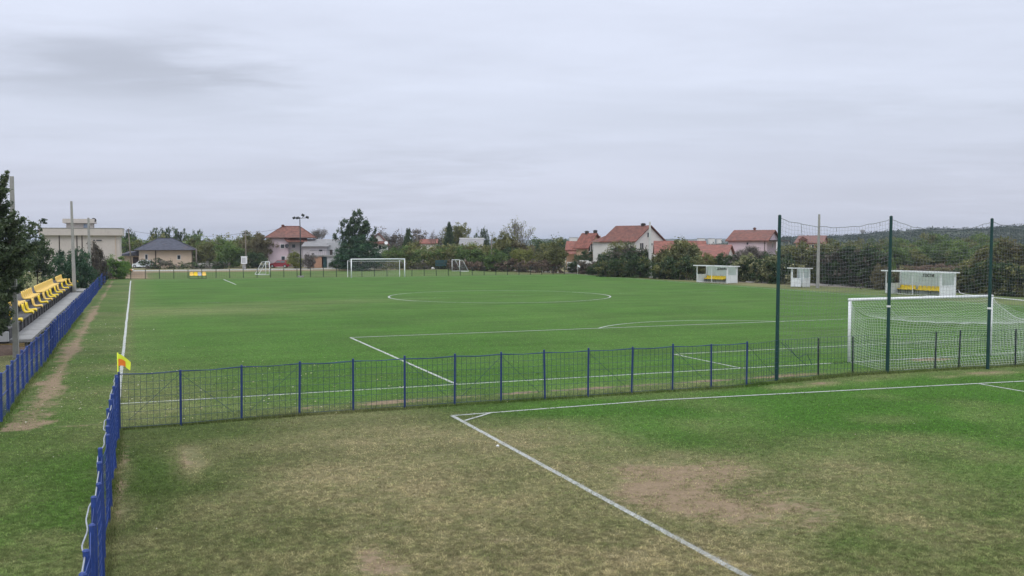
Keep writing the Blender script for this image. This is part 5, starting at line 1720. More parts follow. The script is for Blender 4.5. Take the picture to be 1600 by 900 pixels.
def thicket(name, label, cat, mat, pts, K, n_per, rc, leaf, seed, depth=2.5, mat2=None, frac2=.25, twigs=40, low=0.0):
    """pts: (u, depth, top row) along the hedge; a tangle of leaves and stems filling it from the ground up"""
    K = int(K * 2.2); leaf *= 1.15; n_per = int(n_per * 1.1)
    r = np.random.default_rng(seed); rnd = random.Random(seed)
    P = np.array([(u, a, ZV(a, v)) for u, a, v in pts])
    seg = r.uniform(0, len(P) - 1, K); i = np.clip(seg.astype(int), 0, len(P) - 2); f = (seg - i)[:, None]
    Q = P[i] * (1 - f) + P[i + 1] * f
    dd = r.uniform(-.5, .5, K) * depth
    hN = Q[:, 2] * (1 + .16 * np.sin(seg * 5.3 + seed) * r.uniform(.3, 1, K) + r.normal(0, .07, K))
    tz = r.uniform(0, 1, K) ** .75
    z = low + (hN - low) * tz
    dd *= np.sqrt(np.clip(1.05 - tz ** 2.2 * .75, .05, 1))
    a = Q[:, 1] + dd
    x = (Q[:, 0] - 800) / FPX * Q[:, 1]
    wx = np.array([W(x[j], a[j]) for j in range(K)])
    Cfill = np.stack([wx[:, 0], wx[:, 1], z], 1)
    B = max(12, K // 10)                       # lumps: the first B centres each carry a dome of leaf clumps
    ib = np.arange(K) % B
    C0 = np.stack([wx[:B, 0], wx[:B, 1], z[:B]], 1)
    uv = r.normal(0, 1, (K, 3)); uv[:, 2] = np.abs(uv[:, 2]) * 1.1 - .35; uv /= np.linalg.norm(uv, axis=1)[:, None]
    R_ = (rc * r.uniform(1.1, 2.0, B))[ib][:, None]
    C = C0[ib] + uv * R_; C[:, 2] = np.maximum(C[:, 2] - R_[:, 0] * .35, .03)
    fill = np.arange(K) >= int(K * .58); C[fill] = Cfill[fill]; hN = np.where(fill, hN, hN[ib])
    o = np.array([C[:, 0].mean(), C[:, 1].mean(), 0])
    t0 = np.clip(.46 + r.normal(0, .22, B), .05, .95)
    T = np.clip(t0[ib] + r.normal(0, .1, K), .02, .98)
    root = thing(name, label, cat, tuple(o), 0)
    sel = (r.random(B) < (frac2 if mat2 else 0))[ib]
    rc = np.where(fill, rc, rc * .72)
    for nm, mt, mk in (('foliage', mat, ~sel), ('foliage', mat2, sel)):
        if mt is None or not mk.any(): continue
        V, Fc, tone = leaf_quads((C - o)[mk], T[mk], n_per, (rc * r.uniform(.7, 1.4, K))[mk], leaf, r, .75)
        V[:, 2] = np.maximum(V[:, 2], .01)
        link(nm, np_mesh(nm, V, Fc, M[mt], {'tone': tone}), root)
    mb = MB()
    for j in range(twigs):
        k = rnd.randrange(K); c = C[k] - o; h_ = hN[k] * rnd.uniform(.6, 1.08)
        b = (c[0] + rnd.uniform(-.5, .5), c[1] + rnd.uniform(-.5, .5))
        mb.tube([(b[0], b[1], -.05), ((b[0] + c[0]) / 2 + rnd.uniform(-.2, .2), (b[1] + c[1]) / 2, h_ * .55), (c[0] + rnd.uniform(-.3, .3), c[1] + rnd.uniform(-.3, .3), h_)], [.035, .025, .008], 4, cap=False)
    if twigs: mb.build('stems', M['bark'], root)
    return root


# big dark tree at the left edge, in front of the pole
def edge_tree():
    r = np.random.default_rng(5); rnd = random.Random(5)
    a = 38.0; X, Y = WU(-24, a)
    root = thing('broadleaf_tree', 'dark leafy tree at the left edge overhanging the stand', 'tree', (X, Y, 0), -YAW)
    C = []
    Ht = ZV(a, 263)
    mb = MB(); mb.tube([(0, 0, -.2), (.05, 0, 2), (.1, .05, 4.4), (.95, .05, Ht - .3)], [.17, .15, .1, .02], 10)
    # sprays: branches ending in pointed tufts, placed by height
    prof = [(1.3, .8), (1.7, .95), (2.2, 1.05), (2.7, 1.15), (3.3, 1.35), (3.8, 1.75), (4.3, 2.15), (4.8, 2.2), (5.2, 1.65), (5.6, 1.2), (6.1, .9), (6.6, .72), (7.0, .5)]
    for z, w in prof:
        nb = int(8 + w * 8)
        for i in range(nb):
            an = r.uniform(0, 6.28); ln = w * r.uniform(.4, 1.0); zz = z + r.uniform(-.25, .3)
            cx = .1 + (.6 * max(0, (z - 4.4) / (Ht - 4.4)))
            b = Vector((cx * .6, 0, max(.9, zz - .35 - ln * .22))); e = Vector((cx * .6 + math.cos(an) * ln, math.sin(an) * ln * .9, min(zz + ln * r.uniform(.02, .25), Ht - .1)))
            mb.tube([b, b.lerp(e, .55) + Vector((0, 0, .08)), e], [.035, .022, .006], 5, cap=False)
            for t in np.linspace(.25, 1.05, 7):
                p = b.lerp(e, float(t)); C.append((p.x, p.y, p.z + .05 * r.normal(), .13 + .10 * (1 - abs(t - .6))))
    for i in range(10):
        t = i / 9; C.append((.55 + .42 * t, .05, 6.2 + (Ht - 6.35) * t, .16 - .05 * t))
    C = np.array(C)
    C = C[~((C[:, 0] > .9) & (C[:, 2] < 1.4))]
    T = np.clip(.4 + r.normal(0, .22, len(C)), .02, 1)
    V, Fc, tone = leaf_quads(C[:, :3], T, 30, C[:, 3] * .82, .07, r, .8)
    mb.build('trunk', M['bark'], root, True)
    link('crown', np_mesh('crown', V, Fc, M['L_edge'], {'tone': tone}), root)


edge_tree()

# growth behind the stand
thicket('thicket', 'dark green undergrowth right behind the rear row of stand seats', 'thicket', 'L_dark', [(*UA(-9.4, y_), v_) for y_, v_ in ((12, 440), (24, 418), (36, 410), (48, 404), (60, 402), (72, 402))], 300, 26, .42, .10, 31, 2.6, 'L_green', .35)
thicket('thicket', 'grey brown shrubs rising behind the stand before the beige building', 'thicket', 'L_grey', [(*UA(-13.5, y_), v_) for y_, v_ in ((38, 384), (50, 382), (62, 380), (74, 382), (84, 386))], 260, 26, .45, .11, 32, 4, 'L_dark', .4)
tree('broadleaf_tree', 'deep green tree between the two thin stand poles', 'tree', 'bush', 'L_deep', 126, 96, 386, 46, 41)
tree('broadleaf_tree', 'brownish tree right of the second stand pole', 'tree', 'bush', 'L_brown', 151, 108, 378, 34, 42)
tree('broadleaf_tree', 'deep green low tree at the foot of the first stand pole', 'tree', 'bush', 'L_deep', 96, 90, 392, 40, 43)
tree('broadleaf_tree', 'dark tree in front of the left end of the beige building', 'tree', 'round', 'L_dark', 58, 96, 372, 50, 44)
tree('shrub', 'bright green shrub at the end of the blue fence', 'shrub', 'bush', 'L_bright', 176, 126, 400, 46, 45)
tree('shrub', 'low bright green shrub between fence end and utility pole', 'shrub', 'bush', 'L_bright', 193, 136, 405, 22, 46)
tree('shrub', 'dark green low shrub under the brownish tree behind the blue fence', 'shrub', 'bush', 'L_dark', 146, 118, 402, 40, 47)

# background trees: kind, material, u, depth, top, width
g1 = 'tall trees behind the bungalow'
for i, (u, vt, w) in enumerate([(246, 352.5, 26), (258, 350.5, 24), (271, 352, 26), (283, 353.5, 24), (307, 355, 22), (296, 362, 18)]):
    tree('tall_tree', 'tall dark clumpy tree in the row behind the slate roof', 'tree', 'tuft', 'L_dark', u, 232, vt, w, 51 + i % 3, g1)
tree('broadleaf_tree', 'dark tree between the beige building and the slate roof', 'tree', 'round', 'L_dark', 205, 225, 362, 28, 54)
thicket('thicket', 'olive green trees massed right of the bungalow', 'thicket', 'L_olive', [(196, 208, 376), (240, 215, 376), (300, 205, 374), (330, 196, 372), (372, 194, 372)], 330, 26, .75, .17, 33, 7, 'L_green', .45)
tree('broadleaf_tree', 'autumn brown tree left of the pink house', 'tree', 'round', 'L_autumn', 402, 186, 365, 44, 55)
tree('broadleaf_tree', 'thin-topped olive tree behind the second utility pole', 'tree', 'round', 'L_olive', 385, 198, 362, 50, 56)
tree('broadleaf_tree', 'dark green tree behind the electric cabinet', 'tree', 'bush', 'L_green', 360, 184, 378, 46, 57)
tree('broadleaf_tree', 'olive tree right of the short plain pole', 'tree', 'bush', 'L_olive', 322, 188, 378, 36, 58)
tree('shrub', 'dark shrub under the autumn tree beside the pink house', 'shrub', 'bush', 'L_dark', 395, 180, 392, 42, 59)
bare_tree('bare_tree', 'grey bare tree rising behind the grey house roof', 497, 205, 356, 32, 61, ('L_grey', .5, 5))
tree('shrub', 'yellow green shrub in front of the pink house at the mast', 'shrub', 'bush', 'L_yellow', 461, 178, 392, 26, 62)
tree('shrub', 'grey brown shrub right of the floodlight mast', 'shrub', 'bush', 'L_grey', 483, 176, 394, 20, 63)
thicket('hedge', 'dark low shrubs along the road in front of the bungalow', 'hedge', 'L_dark', [(222, 174, 407), (250, 174, 405), (285, 175, 411), (320, 175, 411), (355, 175, 410)], 130, 20, .4, .11, 34, 1.5, 'L_grey', .35)

# the big dark tree
tree('broadleaf_tree', 'tall dark lobed tree at the centre left behind the far goal', 'tree', 'lobes', 'L_dark', 557.5, 168, 327, 68, 71, None, -YAW)
tree('broadleaf_tree', 'deep blue-green tree at the foot of the tall dark lobed tree', 'tree', 'bush', 'L_deep', 562, 163, 374, 64, 72)
tree('shrub', 'dark green shrub at the left foot of the tall lobed tree', 'shrub', 'bush', 'L_dark', 527, 176, 404, 26, 73)
thicket('hedge', 'grey weathered bank of weeds behind the far goal', 'hedge', 'L_grey', [(532, 172, 409), (580, 170, 409), (630, 170, 410), (668, 172, 410)], 160, 20, .35, .11, 35, 1.6, 'L_olive', .4)

# belt of bushes behind the far goal
thicket('thicket', 'green bushes behind the right half of the far goal', 'thicket', 'L_green', [(585, 182, 398), (612, 180, 392), (640, 178, 390), (668, 178, 392), (690, 178, 394)], 260, 28, .6, .14, 36, 5, 'L_olive', .3)
thicket('thicket', 'grey brown twiggy trees far behind the white house', 'thicket', 'L_grey', [(585, 225, 368), (610, 225, 367), (630, 222, 369), (655, 220, 370), (690, 225, 374)], 260, 22, .8, .17, 37, 8, 'L_brown', .4)
tree('conifer_tree', 'small round dark conifer among the grey twiggy trees', 'tree', 'dense', 'L_dark', 638, 206, 360, 15, 74)
tree('broadleaf_tree', 'dark green shrubby tree right of the white house', 'tree', 'bush', 'L_olive', 650, 192, 377, 40, 75)
tree('broadleaf_tree', 'broad round olive tree behind the dark pointed conifer', 'tree', 'round', 'L_olive', 712, 222, 350, 44, 76)
tree('conifer_tree', 'dark pointed conifer left of the grey shed', 'tree', 'conifer', 'L_dark', 702, 200, 348.5, 26, 77)
bare_tree('bare_tree', 'thin bare twiggy tree left of the dark conifer', 682, 212, 358, 26, 78)
tree('broadleaf_tree', 'slender dark tree right of the grey shed', 'tree', 'column', 'L_dark', 757, 205, 352, 13, 79)
tree('shrub', 'dark low tree beside the slender dark tree', 'tree', 'bush', 'L_dark', 747, 206, 364, 18, 80)
thicket('thicket', 'olive bushes below the grey shed', 'thicket', 'L_olive', [(676, 176, 392), (700, 175, 386), (725, 174, 384), (750, 172, 386), (772, 170, 388)], 330, 28, .62, .14, 38, 5, 'L_green', .4)
tree('broadleaf_tree', 'green tree in front of the grey shed', 'tree', 'bush', 'L_green', 735, 170, 386, 42, 81)
tree('broadleaf_tree', 'olive tree right of the pale thin pole', 'tree', 'round', 'L_olive', 790, 172, 362, 44, 82)
bare_tree('bare_tree', 'tall spreading half-bare tree above the bushes right of centre', 818, 176, 340, 62, 83, ('L_yellow', .35, 3))
tree('broadleaf_tree', 'brown olive tree below the tall half-bare tree', 'tree', 'bush', 'L_autumn', 812, 172, 372, 50, 84)
tree('shrub', 'yellow green shrub at the foot of the half-bare tree', 'shrub', 'bush', 'L_yellow', 818, 158, 386, 34, 85)
tree('broadleaf_tree', 'green leafy tree right of the half-bare tree', 'tree', 'bush', 'L_olive', 855, 160, 379, 46, 86)
tree('shrub', 'green shrub left of the yellow green shrub', 'shrub', 'bush', 'L_green', 775, 160, 389, 38, 87)
tree('shrub', 'dark green shrub between the two leafy shrubs', 'shrub', 'bush', 'L_dark', 795, 163, 384, 34, 88)
tree('broadleaf_tree', 'olive tree on a short dark trunk before the orange wing', 'tree', 'round', 'L_olive', 869, 150, 380, 36, 89)
thicket('hedge', 'far green trees on the skyline left of the orange wing', 'hedge', 'L_forest', [(830, 260, 376), (860, 260, 375.5), (890, 262, 376.5)], 120, 24, 1.0, .22, 39, 8)
thicket('reeds', 'dry brown reeds along the path right of the small goal', 'reeds', 'straw', [(700, 166, 408), (740, 164, 410), (790, 158, 409), (840, 152, 408), (880, 149, 411)], 260, 26, .32, .10, 40, 2.0, 'L_brown', .3)
thicket('reeds', 'dry pinkish brown reeds below the white garden wall', 'reeds', 'straw', [(905, 147, 411), (930, 146, 412), (955, 143, 411)], 150, 28, .32, .10, 90, 2.0, 'L_brown', .35)
tree('shrub', 'dark green shrub behind the white corner flag', 'shrub', 'bush', 'L_dark', 900, 150, 407, 30, 91)
tree('shrub', 'small dark shrub in the pinkish reeds', 'shrub', 'bush', 'L_dark', 926, 142, 414, 20, 92)
tree('shrub', 'dark shrub on the slope below the peach house balcony', 'shrub', 'bush', 'L_dark', 916, 168, 390, 34, 93)

# right of centre
tree('broadleaf_tree', 'olive tree before the cream house wall', 'tree', 'round', 'L_olive', 968, 148, 378, 44, 101)
thicket('thicket', 'red brown thicket in front of the cream gabled house', 'thicket', 'L_brown', [(938, 140, 405), (955, 138, 396), (980, 136, 388), (1000, 134, 392), (1012, 133, 398)], 330, 28, .5, .12, 102, 4, 'L_dark', .4)
thicket('thicket', 'dark green thicket left of the pale pole foot', 'thicket', 'L_dark', [(935, 136, 412), (965, 134, 408), (1000, 131, 404), (1012, 130, 404)], 200, 26, .45, .11, 103, 2.5, 'L_olive', .3)
thicket('thicket', 'olive thicket with pale vines between the pale pole and the first dugout', 'thicket', 'L_olive', [(1020, 134, 402), (1040, 132, 392), (1060, 130, 384), (1082, 128, 388), (1094, 126, 402)], 420, 28, .48, .12, 104, 4, 'L_vine', .3)
thicket('thicket', 'dark low brambles at the foot of the olive thicket', 'thicket', 'L_dark', [(1020, 127, 412), (1050, 125, 408), (1085, 122, 406)], 180, 26, .42, .11, 105, 2.0, 'L_olive', .35)
tree('broadleaf_tree', 'dark green tree behind the roof of the first dugout', 'tree', 'bush', 'L_dark', 1128, 128, 391, 42, 106)
tree('broadleaf_tree', 'olive shrub tree left behind the first dugout', 'tree', 'bush', 'L_olive', 1103, 124, 396, 36, 107)
bare_tree('bare_tree', 'grey bare bush in front of the pink gabled house', 1166, 126, 384, 40, 108, ('L_grey', .8, 6))
bare_tree('bare_tree', 'second grey bare bush under the pink gabled house balcony', 1190, 128, 388, 36, 109, ('L_grey', .8, 6))
thicket('thicket', 'grey twigs along the wall of the pink gabled house', 'thicket', 'L_grey', [(1140, 128, 400), (1165, 127, 394), (1200, 126, 398), (1215, 124, 402)], 150, 22, .45, .11, 110, 3)
thicket('thicket', 'bramble hedge with pale vines between the first dugout and the cabin', 'thicket', 'L_vine', [(1150, 119, 410), (1175, 116, 406), (1205, 113, 407), (1236, 110, 405)], 420, 30, .40, .11, 111, 3.0, 'L_dark', .45)
thicket('thicket', 'green thicket with yellowed vines behind the cabin', 'thicket', 'L_olive', [(1215, 120, 392), (1240, 117, 386), (1262, 114, 388), (1285, 112, 390)], 420, 30, .42, .11, 112, 4.0, 'L_vine', .4)
thicket('thicket', 'dark twiggy hedge behind the ball net right of the concrete pole', 'thicket', 'L_dark', [(1282, 109, 402), (1305, 107, 396), (1335, 104, 392), (1362, 101, 396), (1384, 98, 404)], 460, 30, .38, .10, 113, 3.0, 'L_brown', .4)
thicket('thicket', 'olive tops above the dark twiggy hedge', 'thicket', 'L_olive', [(1290, 118, 388), (1320, 116, 384), (1350, 113, 388), (1375, 110, 396)], 240, 28, .45, .11, 114, 3.0, 'L_vine', .3)
tree('shrub', 'green shrub left behind the lettered dugout', 'shrub', 'bush', 'L_green', 1383, 108, 398, 26, 115)
tree('shrub', 'dry brown shrub beside the lettered dugout', 'shrub', 'bush', 'L_autumn', 1374, 97, 412, 22, 116)
thicket('hedge', 'low scrub behind the roof of the lettered dugout', 'hedge', 'L_autumn', [(1390, 100, 424), (1430, 96, 424), (1470, 94, 424), (1500, 93, 420)], 160, 24, .32, .10, 117, 2.0, 'L_vine', .3)
thicket('thicket', 'leafy dark bank right of the lettered dugout', 'thicket', 'L_dark', [(1494, 93, 428), (1515, 91, 418), (1545, 88, 414), (1575, 86, 416), (1625, 83, 414)], 420, 30, .36, .10, 118, 2.5, 'L_olive', .4)
thicket('thicket', 'brown olive thicket at the right edge behind the last net post', 'thicket', 'L_olive', [(1525, 100, 404), (1550, 98, 392), (1580, 96, 384), (1630, 94, 380)], 420, 30, .42, .11, 119, 4.0, 'L_autumn', .4)
bare_tree('bare_tree', 'pale seeded bush at the right edge behind the net', 1570, 104, 390, 32, 120, ('L_vine', .9, 7))
thicket('reeds', 'strip of dry brown grass below the wood behind the lettered dugout', 'reeds', 'straw', [(1412, 150, 418), (1450, 148, 417), (1500, 146, 418), (1560, 144, 419)], 300, 28, .35, .11, 121, 5.0)

# wood on the slope beyond the away dugout
g2 = 'green trees of the wood behind the lettered dugout'
r_ = random.Random(77)
for i in range(30):
    u = 1392 + (i % 10) * 19 + r_.uniform(-8, 8); row = i // 10
    a = 168 + row * 26 + r_.uniform(-6, 6)
    vt = (388, 375, 367)[row] + r_.uniform(-5, 5)
    tree('broadleaf_tree', 'leafy green tree in the wood beyond the lettered dugout', 'tree', 'bush' if i % 3 else 'round', ('L_green', 'L_forest', 'L_olive')[(i * 7) % 3], u, a, vt, r_.uniform(34, 52), 131 + i % 3, g2)
g3 = 'bushes on the plain seen through the net'
for i, (u, a, vt, w) in enumerate([(1298, 180, 384, 30), (1318, 200, 379, 26), (1340, 260, 372, 24), (1362, 240, 372, 30), (1378, 210, 376, 32), (1330, 170, 387, 34), (1356, 175, 388, 30), (1302, 300, 374, 22), (1240, 190, 384, 24)]):
    tree('shrub', 'rounded olive bush on the plain beyond the dark hedge', 'shrub', 'bush', ('L_olive', 'L_forest')[i % 2], u, a, vt, w, 141 + i % 2, g3)

# ------------------------------------------------------------------ hills and far woods


def hill(name, label, prof, a0, a1, a2, mat, jag, seed, du=4):
    """prof: (u, top row) of the crest standing at distance a1; rises from a0 and falls to a2"""
    us = np.arange(prof[0][0], prof[-1][0] + .1, du)
    top = np.interp(us, [p[0] for p in prof], [p[1] for p in prof])
    r = np.random.default_rng(seed)
    zs = np.array([ZV(a1, t) for t in top])
    rows = [(a0, 0.0), (a0 + (a1 - a0) * .35, .42), (a0 + (a1 - a0) * .7, .82), (a1, 1.0), (a1 + (a2 - a1) * .5, .6), (a2, 0.0)]
    V = []; n = len(us)
    for (a, k) in rows:
        j = r.normal(0, jag, n) * (k > .3); edge = np.minimum(1, np.minimum(np.arange(n), np.arange(n)[::-1]) / 6)
        for i in range(n):
            X, Y = W((us[i] - 800) / FPX * a1 + 0 * a, a)
            V.append((X, Y, max(-1, (zs[i] * k + j[i]) * edge[i] - .5)))
    F_ = []
    for q_ in range(len(rows) - 1):
        for i in range(n - 1): F_.append((q_ * n + i, q_ * n + i + 1, (q_ + 1) * n + i + 1, (q_ + 1) * n + i))
    me = np_mesh(name, np.array(V), np.array(F_), M[mat], None, True)
    return tag(link(name, me), label, 'hill', kind='structure')


M['hillmat'] = simple('wooded_hill_ground', (.04, .055, .03), .95, 0, .3, .02)
M['farhill'] = simple('far_hill_ground', (.05, .065, .05), .95, 0, .25, .006)
prof = [(1180, 376), (1240, 372), (1300, 370), (1345, 368), (1385, 363.5), (1420, 360), (1450, 358.5), (1480, 359), (1520, 359.5), (1550, 357.5), (1580, 354), (1620, 352), (1700, 350), (1800, 352)]
hill('hill', 'wooded hill rising at the right behind the net', prof, 330, 620, 950, 'hillmat', .3, 1)
hill('far_hill', 'low far hills along the horizon', [(-300, 378), (0, 376), (200, 375), (400, 376), (640, 374.5), (820, 374), (880, 372.5), (960, 372), (1060, 373.5), (1180, 373), (1300, 369.5), (1400, 369), (1600, 371), (1900, 373)], 1300, 2000, 2900, 'farhill', .9, 2, 3)
# forest on the hill: one mass nobody could count
r = np.random.default_rng(91)
K = 2300
us = r.uniform(1170, 1720, K); aa = r.uniform(0, 1, K) ** .8 * 330 + 330
tp = np.interp(us, [p[0] for p in prof], [p[1] for p in prof])
zc = np.array([ZV(620, t) for t in tp])
kk = np.interp(aa, [330, 431, 533, 620, 785], [0, .42, .82, 1.0, .6])
xx = (us - 800) / FPX * 620
P_ = np.array([W(xx[i], aa[i]) for i in range(K)])
base = np.maximum(0, zc * kk - .5) - .3
rad_ = r.uniform(1.2, 2.4, K)
C = np.stack([P_[:, 0], P_[:, 1], base + rad_ * .55 - .2], 1)
T = np.clip(.42 + r.normal(0, .22, K), 0, 1)
V, Fc, tone = leaf_quads(C, T, 26, rad_ * .95, .5, r, .7)
tag(link('forest', np_mesh('forest', V, Fc, M['L_far'], {'tone': tone})), 'dark forest covering the hill at the right', 'forest', kind='stuff')
# far tree line over the plain
K = 1500
us = r.uniform(-150, 1720, K); aa = r.uniform(380, 900, K)
P_ = np.array([WU(us[i], aa[i]) for i in range(K)])
hgt = np.where(us < 1150, r.uniform(2.2, 5.0, K), r.uniform(1.5, 4.0, K))
C = np.stack([P_[:, 0], P_[:, 1], hgt * .55], 1)
V, Fc, tone = leaf_quads(C, np.clip(.4 + r.normal(0, .2, K), 0, 1), 24, hgt * .8, .55, r, .6)
V[:, 2] = np.maximum(V[:, 2], 0)
tag(link('tree_line', np_mesh('tree_line', V, Fc, M['L_far'], {'tone': tone})), 'distant line of trees across the plain', 'tree line', kind='stuff')

# tiny far town and tower
for i, (u, vt, w) in enumerate([(868, 373, 9), (876, 371.8, 7), (896, 371.6, 12), (907, 372.2, 8), (1096, 373, 10), (1112, 373.2, 9), (1124, 373.6, 7)]):
    a = 1280; X, Y = WU(u, a); wd = w / FPX * a; H_ = ZV(a, vt)
    root = thing('distant_building', 'tiny pale building block on the far horizon', 'building', (X, Y, 0), -YAW, 'pale buildings on the horizon')
    mb = MB(); mb.box(-wd / 2, 0, -1, wd / 2, 9, H_); mb.build('wall', M['cream'], root)
    mb = MB(); mb.box(-wd / 2 - .2, -.3, H_ + .01, wd / 2 + .2, 9.3, H_ + .8); mb.build('roof', M['roofgrey'], root)
X, Y = WU(1347, 800)
root = thing('water_tower', 'tiny water tower on the horizon between two net posts', 'tower', (X, Y, 0))
mb = MB(); mb.tube([(0, 0, 0), (0, 0, ZV(800, 364))], .9, 10); mb.build('shaft', M['concrete'], root)
mb = MB(); z_ = ZV(800, 364); mb.tube([(0, 0, z_), (0, 0, z_ + .6), (0, 0, z_ + 2.2), (0, 0, z_ + 2.6)], [1.0, 1.8, 1.9, 1.2], 14); mb.build('tank', M['concrete'], root)

# ------------------------------------------------------------------ fallen leaves
r = np.random.default_rng(17); n = 420
X = np.concatenate([r.normal(-1.2, 1.3, n // 3), r.uniform(-2.5, 9, n // 3), r.uniform(-4, 30, n - 2 * (n // 3))])
Y = np.concatenate([r.uniform(-4, 30, n // 3), r.uniform(-4.2, 9, n // 3), r.uniform(-14, -4, n - 2 * (n // 3))])
an = r.uniform(0, 6.28, n); s = np.where(Y < -4.5, r.uniform(.012, .026, n), r.uniform(.02, .05, n))
V = np.empty((n, 4, 3), np.float32)
for k, (dx, dy, dz) in enumerate(((-1, 0, 0), (0, -.6, .5), (1, 0, .1), (0, .6, .6))):
    V[:, k, 0] = X + (dx * np.cos(an) - dy * np.sin(an)) * s; V[:, k, 1] = Y + (dx * np.sin(an) + dy * np.cos(an)) * s; V[:, k, 2] = .035 + dz * s
M['fallen'] = leaf_mat('fallen_leaf', (.42, .32, .14), (.60, .52, .34), (.74, .72, .64))
tag(link('fallen_leaves', np_mesh('fallen_leaves', V.reshape(-1, 3), np.arange(4 * n).reshape(n, 4), M['fallen'], {'tone': np.repeat(r.random(n), 4)})), 'pale fallen leaves scattered over the grass', 'leaves', kind='stuff')

# ------------------------------------------------------------------ haze
HAZE = 0.00020
if HAZE:
    m = bpy.data.materials.new('haze_air'); m.use_nodes = True
    nt = m.node_tree; nt.nodes.clear()
    out = nt.nodes.new('ShaderNodeOutputMaterial'); pv = nt.nodes.new('ShaderNodeVolumePrincipled')
    pv.inputs['Color'].default_value = (.78, .84, .95, 1); pv.inputs['Density'].default_value = HAZE; pv.inputs['Anisotropy'].default_value = .2
    nt.links.new(pv.outputs[0], out.inputs['Volume'])
    mb = MB(); mb.box(-9000, -9000, -2.5, 9000, 9000, 45)
    tag(mb.build('haze', m), 'thin pale haze hanging over the whole plain', 'haze', kind='stuff')

# ------------------------------------------------------------------ sky and sun
SUN_EL, SUN_AZ = 50.0, 215.0      # azimuth clockwise from +Y
w = bpy.data.worlds.new('World'); sc.world = w; w.use_nodes = True
nt = w.node_tree; N = nt.nodes; L = nt.links
bg = N['Background']
sky = N.new('ShaderNodeTexSky'); sky.sky_type = 'NISHITA'; sky.sun_disc = False
sky.sun_elevation = rad(SUN_EL); sky.sun_rotation = rad(SUN_AZ)
tc = N.new('ShaderNodeTexCoord'); D_ = tc.outputs['Generated']
sx = N.new('ShaderNodeSeparateXYZ'); L.new(D_, sx.inputs[0])
zc_ = mathn(nt, 'MAXIMUM', sx.outputs[2], 0.0)
inv = mathn(nt, 'DIVIDE', 1.0, mathn(nt, 'ADD', zc_, .09))
cb = N.new('ShaderNodeCombineXYZ'); L.new(mathn(nt, 'MULTIPLY', sx.outputs[0], inv), cb.inputs[0]); L.new(mathn(nt, 'MULTIPLY', sx.outputs[1], inv), cb.inputs[1])
rot = N.new('ShaderNodeMapping'); rot.inputs['Rotation'].default_value = (0, 0, YAW); L.new(cb.outputs[0], rot.inputs[0])
n1 = noise(nt, scaled(nt, rot.outputs[0], (.22, .5, 1)), 1.5, 5, .55, .4)
n2 = noise(nt, scaled(nt, rot.outputs[0], (.55, .9, 1)), 2.6, 6, .6, .3)
n3 = noise(nt, scaled(nt, D_, (1.2, 1.2, 9)), 2.2, 5, .55, .5)
# elevation profile of an overcast sky: grey-lilac low, whiter above, brightest overhead
el = ramp(nt, zc_, [(0.0, (5.25, 5.5, 6.55)), (.05, (5.65, 5.9, 7.05)), (.13, (6.2, 6.6, 7.75)), (.25, (6.9, 7.35, 8.65)), (.6, (10.5, 11.2, 12.6)), (1.0, (15.0, 15.8, 17.2))])
k = mathn(nt, 'ADD', mathn(nt, 'MULTIPLY', mathn(nt, 'SUBTRACT', n1, .5), .26), mathn(nt, 'MULTIPLY', mathn(nt, 'SUBTRACT', n2, .5), .16))
k = mathn(nt, 'ADD', k, mathn(nt, 'MULTIPLY', mathn(nt, 'SUBTRACT', n3, .5), .20))


def skydir(u, v):
    kx, kv = (u - 800) / FPX, (v - 450) / FPX
    d = Vector((FV[0] * cp + RV[0] * kx - FV[0] * sp * kv, FV[1] * cp + RV[1] * kx - FV[1] * sp * kv, -sp - cp * kv)).normalized()
    return d


def cloud(u, v, wu, wv, amt, k):
    """a darker or lighter bank of cloud standing in one direction of the sky"""
    d = skydir(u, v); rgt = Vector((RV[0], RV[1], 0)); upv = rgt.cross(d).normalized()
    dots = []
    for ax_, s_ in ((rgt, wu / FPX), (upv, wv / FPX)):
        vm = N.new('ShaderNodeVectorMath'); vm.operation = 'DOT_PRODUCT'; L.new(D_, vm.inputs[0]); vm.inputs[1].default_value = ax_
        dots.append(mathn(nt, 'DIVIDE', mathn(nt, 'SUBTRACT', vm.outputs['Value'], ax_.dot(d)), s_))
    dots[0] = mathn(nt, 'ADD', dots[0], mathn(nt, 'MULTIPLY', mathn(nt, 'SUBTRACT', n2, .5), 2.2))
    dots[1] = mathn(nt, 'ADD', dots[1], mathn(nt, 'MULTIPLY', mathn(nt, 'SUBTRACT', n3, .5), 2.0))
    q_ = mathn(nt, 'SQRT', mathn(nt, 'ADD', mathn(nt, 'MULTIPLY', dots[0], dots[0]), mathn(nt, 'MULTIPLY', dots[1], dots[1])))
    sm = smooth(nt, q_, 1.25, .15)
    fwd = N.new('ShaderNodeVectorMath'); fwd.operation = 'DOT_PRODUCT'; L.new(D_, fwd.inputs[0]); fwd.inputs[1].default_value = d
    sm = mathn(nt, 'MULTIPLY', sm, mathn(nt, 'GREATER_THAN', fwd.outputs['Value'], 0.3))
    return mathn(nt, 'ADD', k, mathn(nt, 'MULTIPLY', sm, amt))


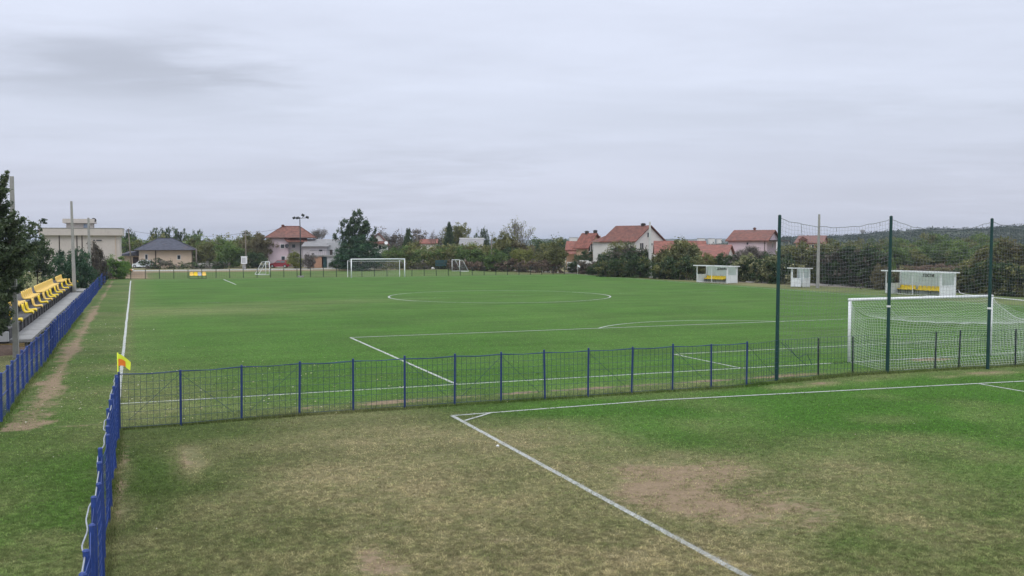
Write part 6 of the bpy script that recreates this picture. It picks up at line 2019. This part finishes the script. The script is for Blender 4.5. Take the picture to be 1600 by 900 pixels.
k = cloud(190, 118, 230, 56, -.24, k)
k = cloud(330, 165, 190, 26, -.06, k)
k = cloud(560, 265, 330, 34, -.07, k)
k = cloud(1130, 165, 330, 42, -.06, k)
k = cloud(860, 300, 420, 60, .07, k)
k = cloud(60, 40, 160, 50, .06, k)
k = cloud(1350, 300, 420, 50, -.05, k)
k = mathn(nt, 'ADD', k, 1.0)
kc = N.new('ShaderNodeCombineXYZ')
for i in range(3): L.new(k, kc.inputs[i])
cl = mixc(nt, 1.0, el, kc.outputs[0], 'MULTIPLY')
L.new(mixc(nt, .93, sky.outputs[0], cl), bg.inputs['Color'])
bg.inputs['Strength'].default_value = .115

sun = bpy.data.lights.new('sun', 'SUN'); sun.energy = .9; sun.angle = rad(25); sun.color = (1, .96, .9)
so = bpy.data.objects.new('sun', sun); COL.objects.link(so)
sd = Vector((math.sin(rad(SUN_AZ)) * math.cos(rad(SUN_EL)), math.cos(rad(SUN_AZ)) * math.cos(rad(SUN_EL)), math.sin(rad(SUN_EL))))
so.rotation_euler = sd.to_track_quat('Z', 'Y').to_euler()

# ------------------------------------------------------------------ camera and render settings
cam = bpy.data.cameras.new('camera'); co = bpy.data.objects.new('camera', cam); COL.objects.link(co)
Fd = Vector((FV[0] * cp, FV[1] * cp, -sp)); Up = Vector((FV[0] * sp, FV[1] * sp, cp)); Rt = Vector((RV[0], RV[1], 0))
co.matrix_world = Matrix(((Rt.x, Up.x, -Fd.x, CX), (Rt.y, Up.y, -Fd.y, CY), (Rt.z, Up.z, -Fd.z, CZ), (0, 0, 0, 1)))
cam.sensor_fit = 'HORIZONTAL'; cam.sensor_width = 36; cam.lens = FPX * 36 / 1600
cam.clip_start = .1; cam.clip_end = 20000
sc.camera = co
sc.view_settings.view_transform = 'Standard'; sc.view_settings.look = 'None'; sc.view_settings.exposure = 0; sc.view_settings.gamma = 1
sc.view_settings.use_curve_mapping = False
cy = sc.cycles
cy.max_bounces = 6; cy.diffuse_bounces = 3; cy.glossy_bounces = 2; cy.transmission_bounces = 3; cy.transparent_max_bounces = 6; cy.volume_bounces = 0
cy.use_denoising = True; cy.use_adaptive_sampling = True
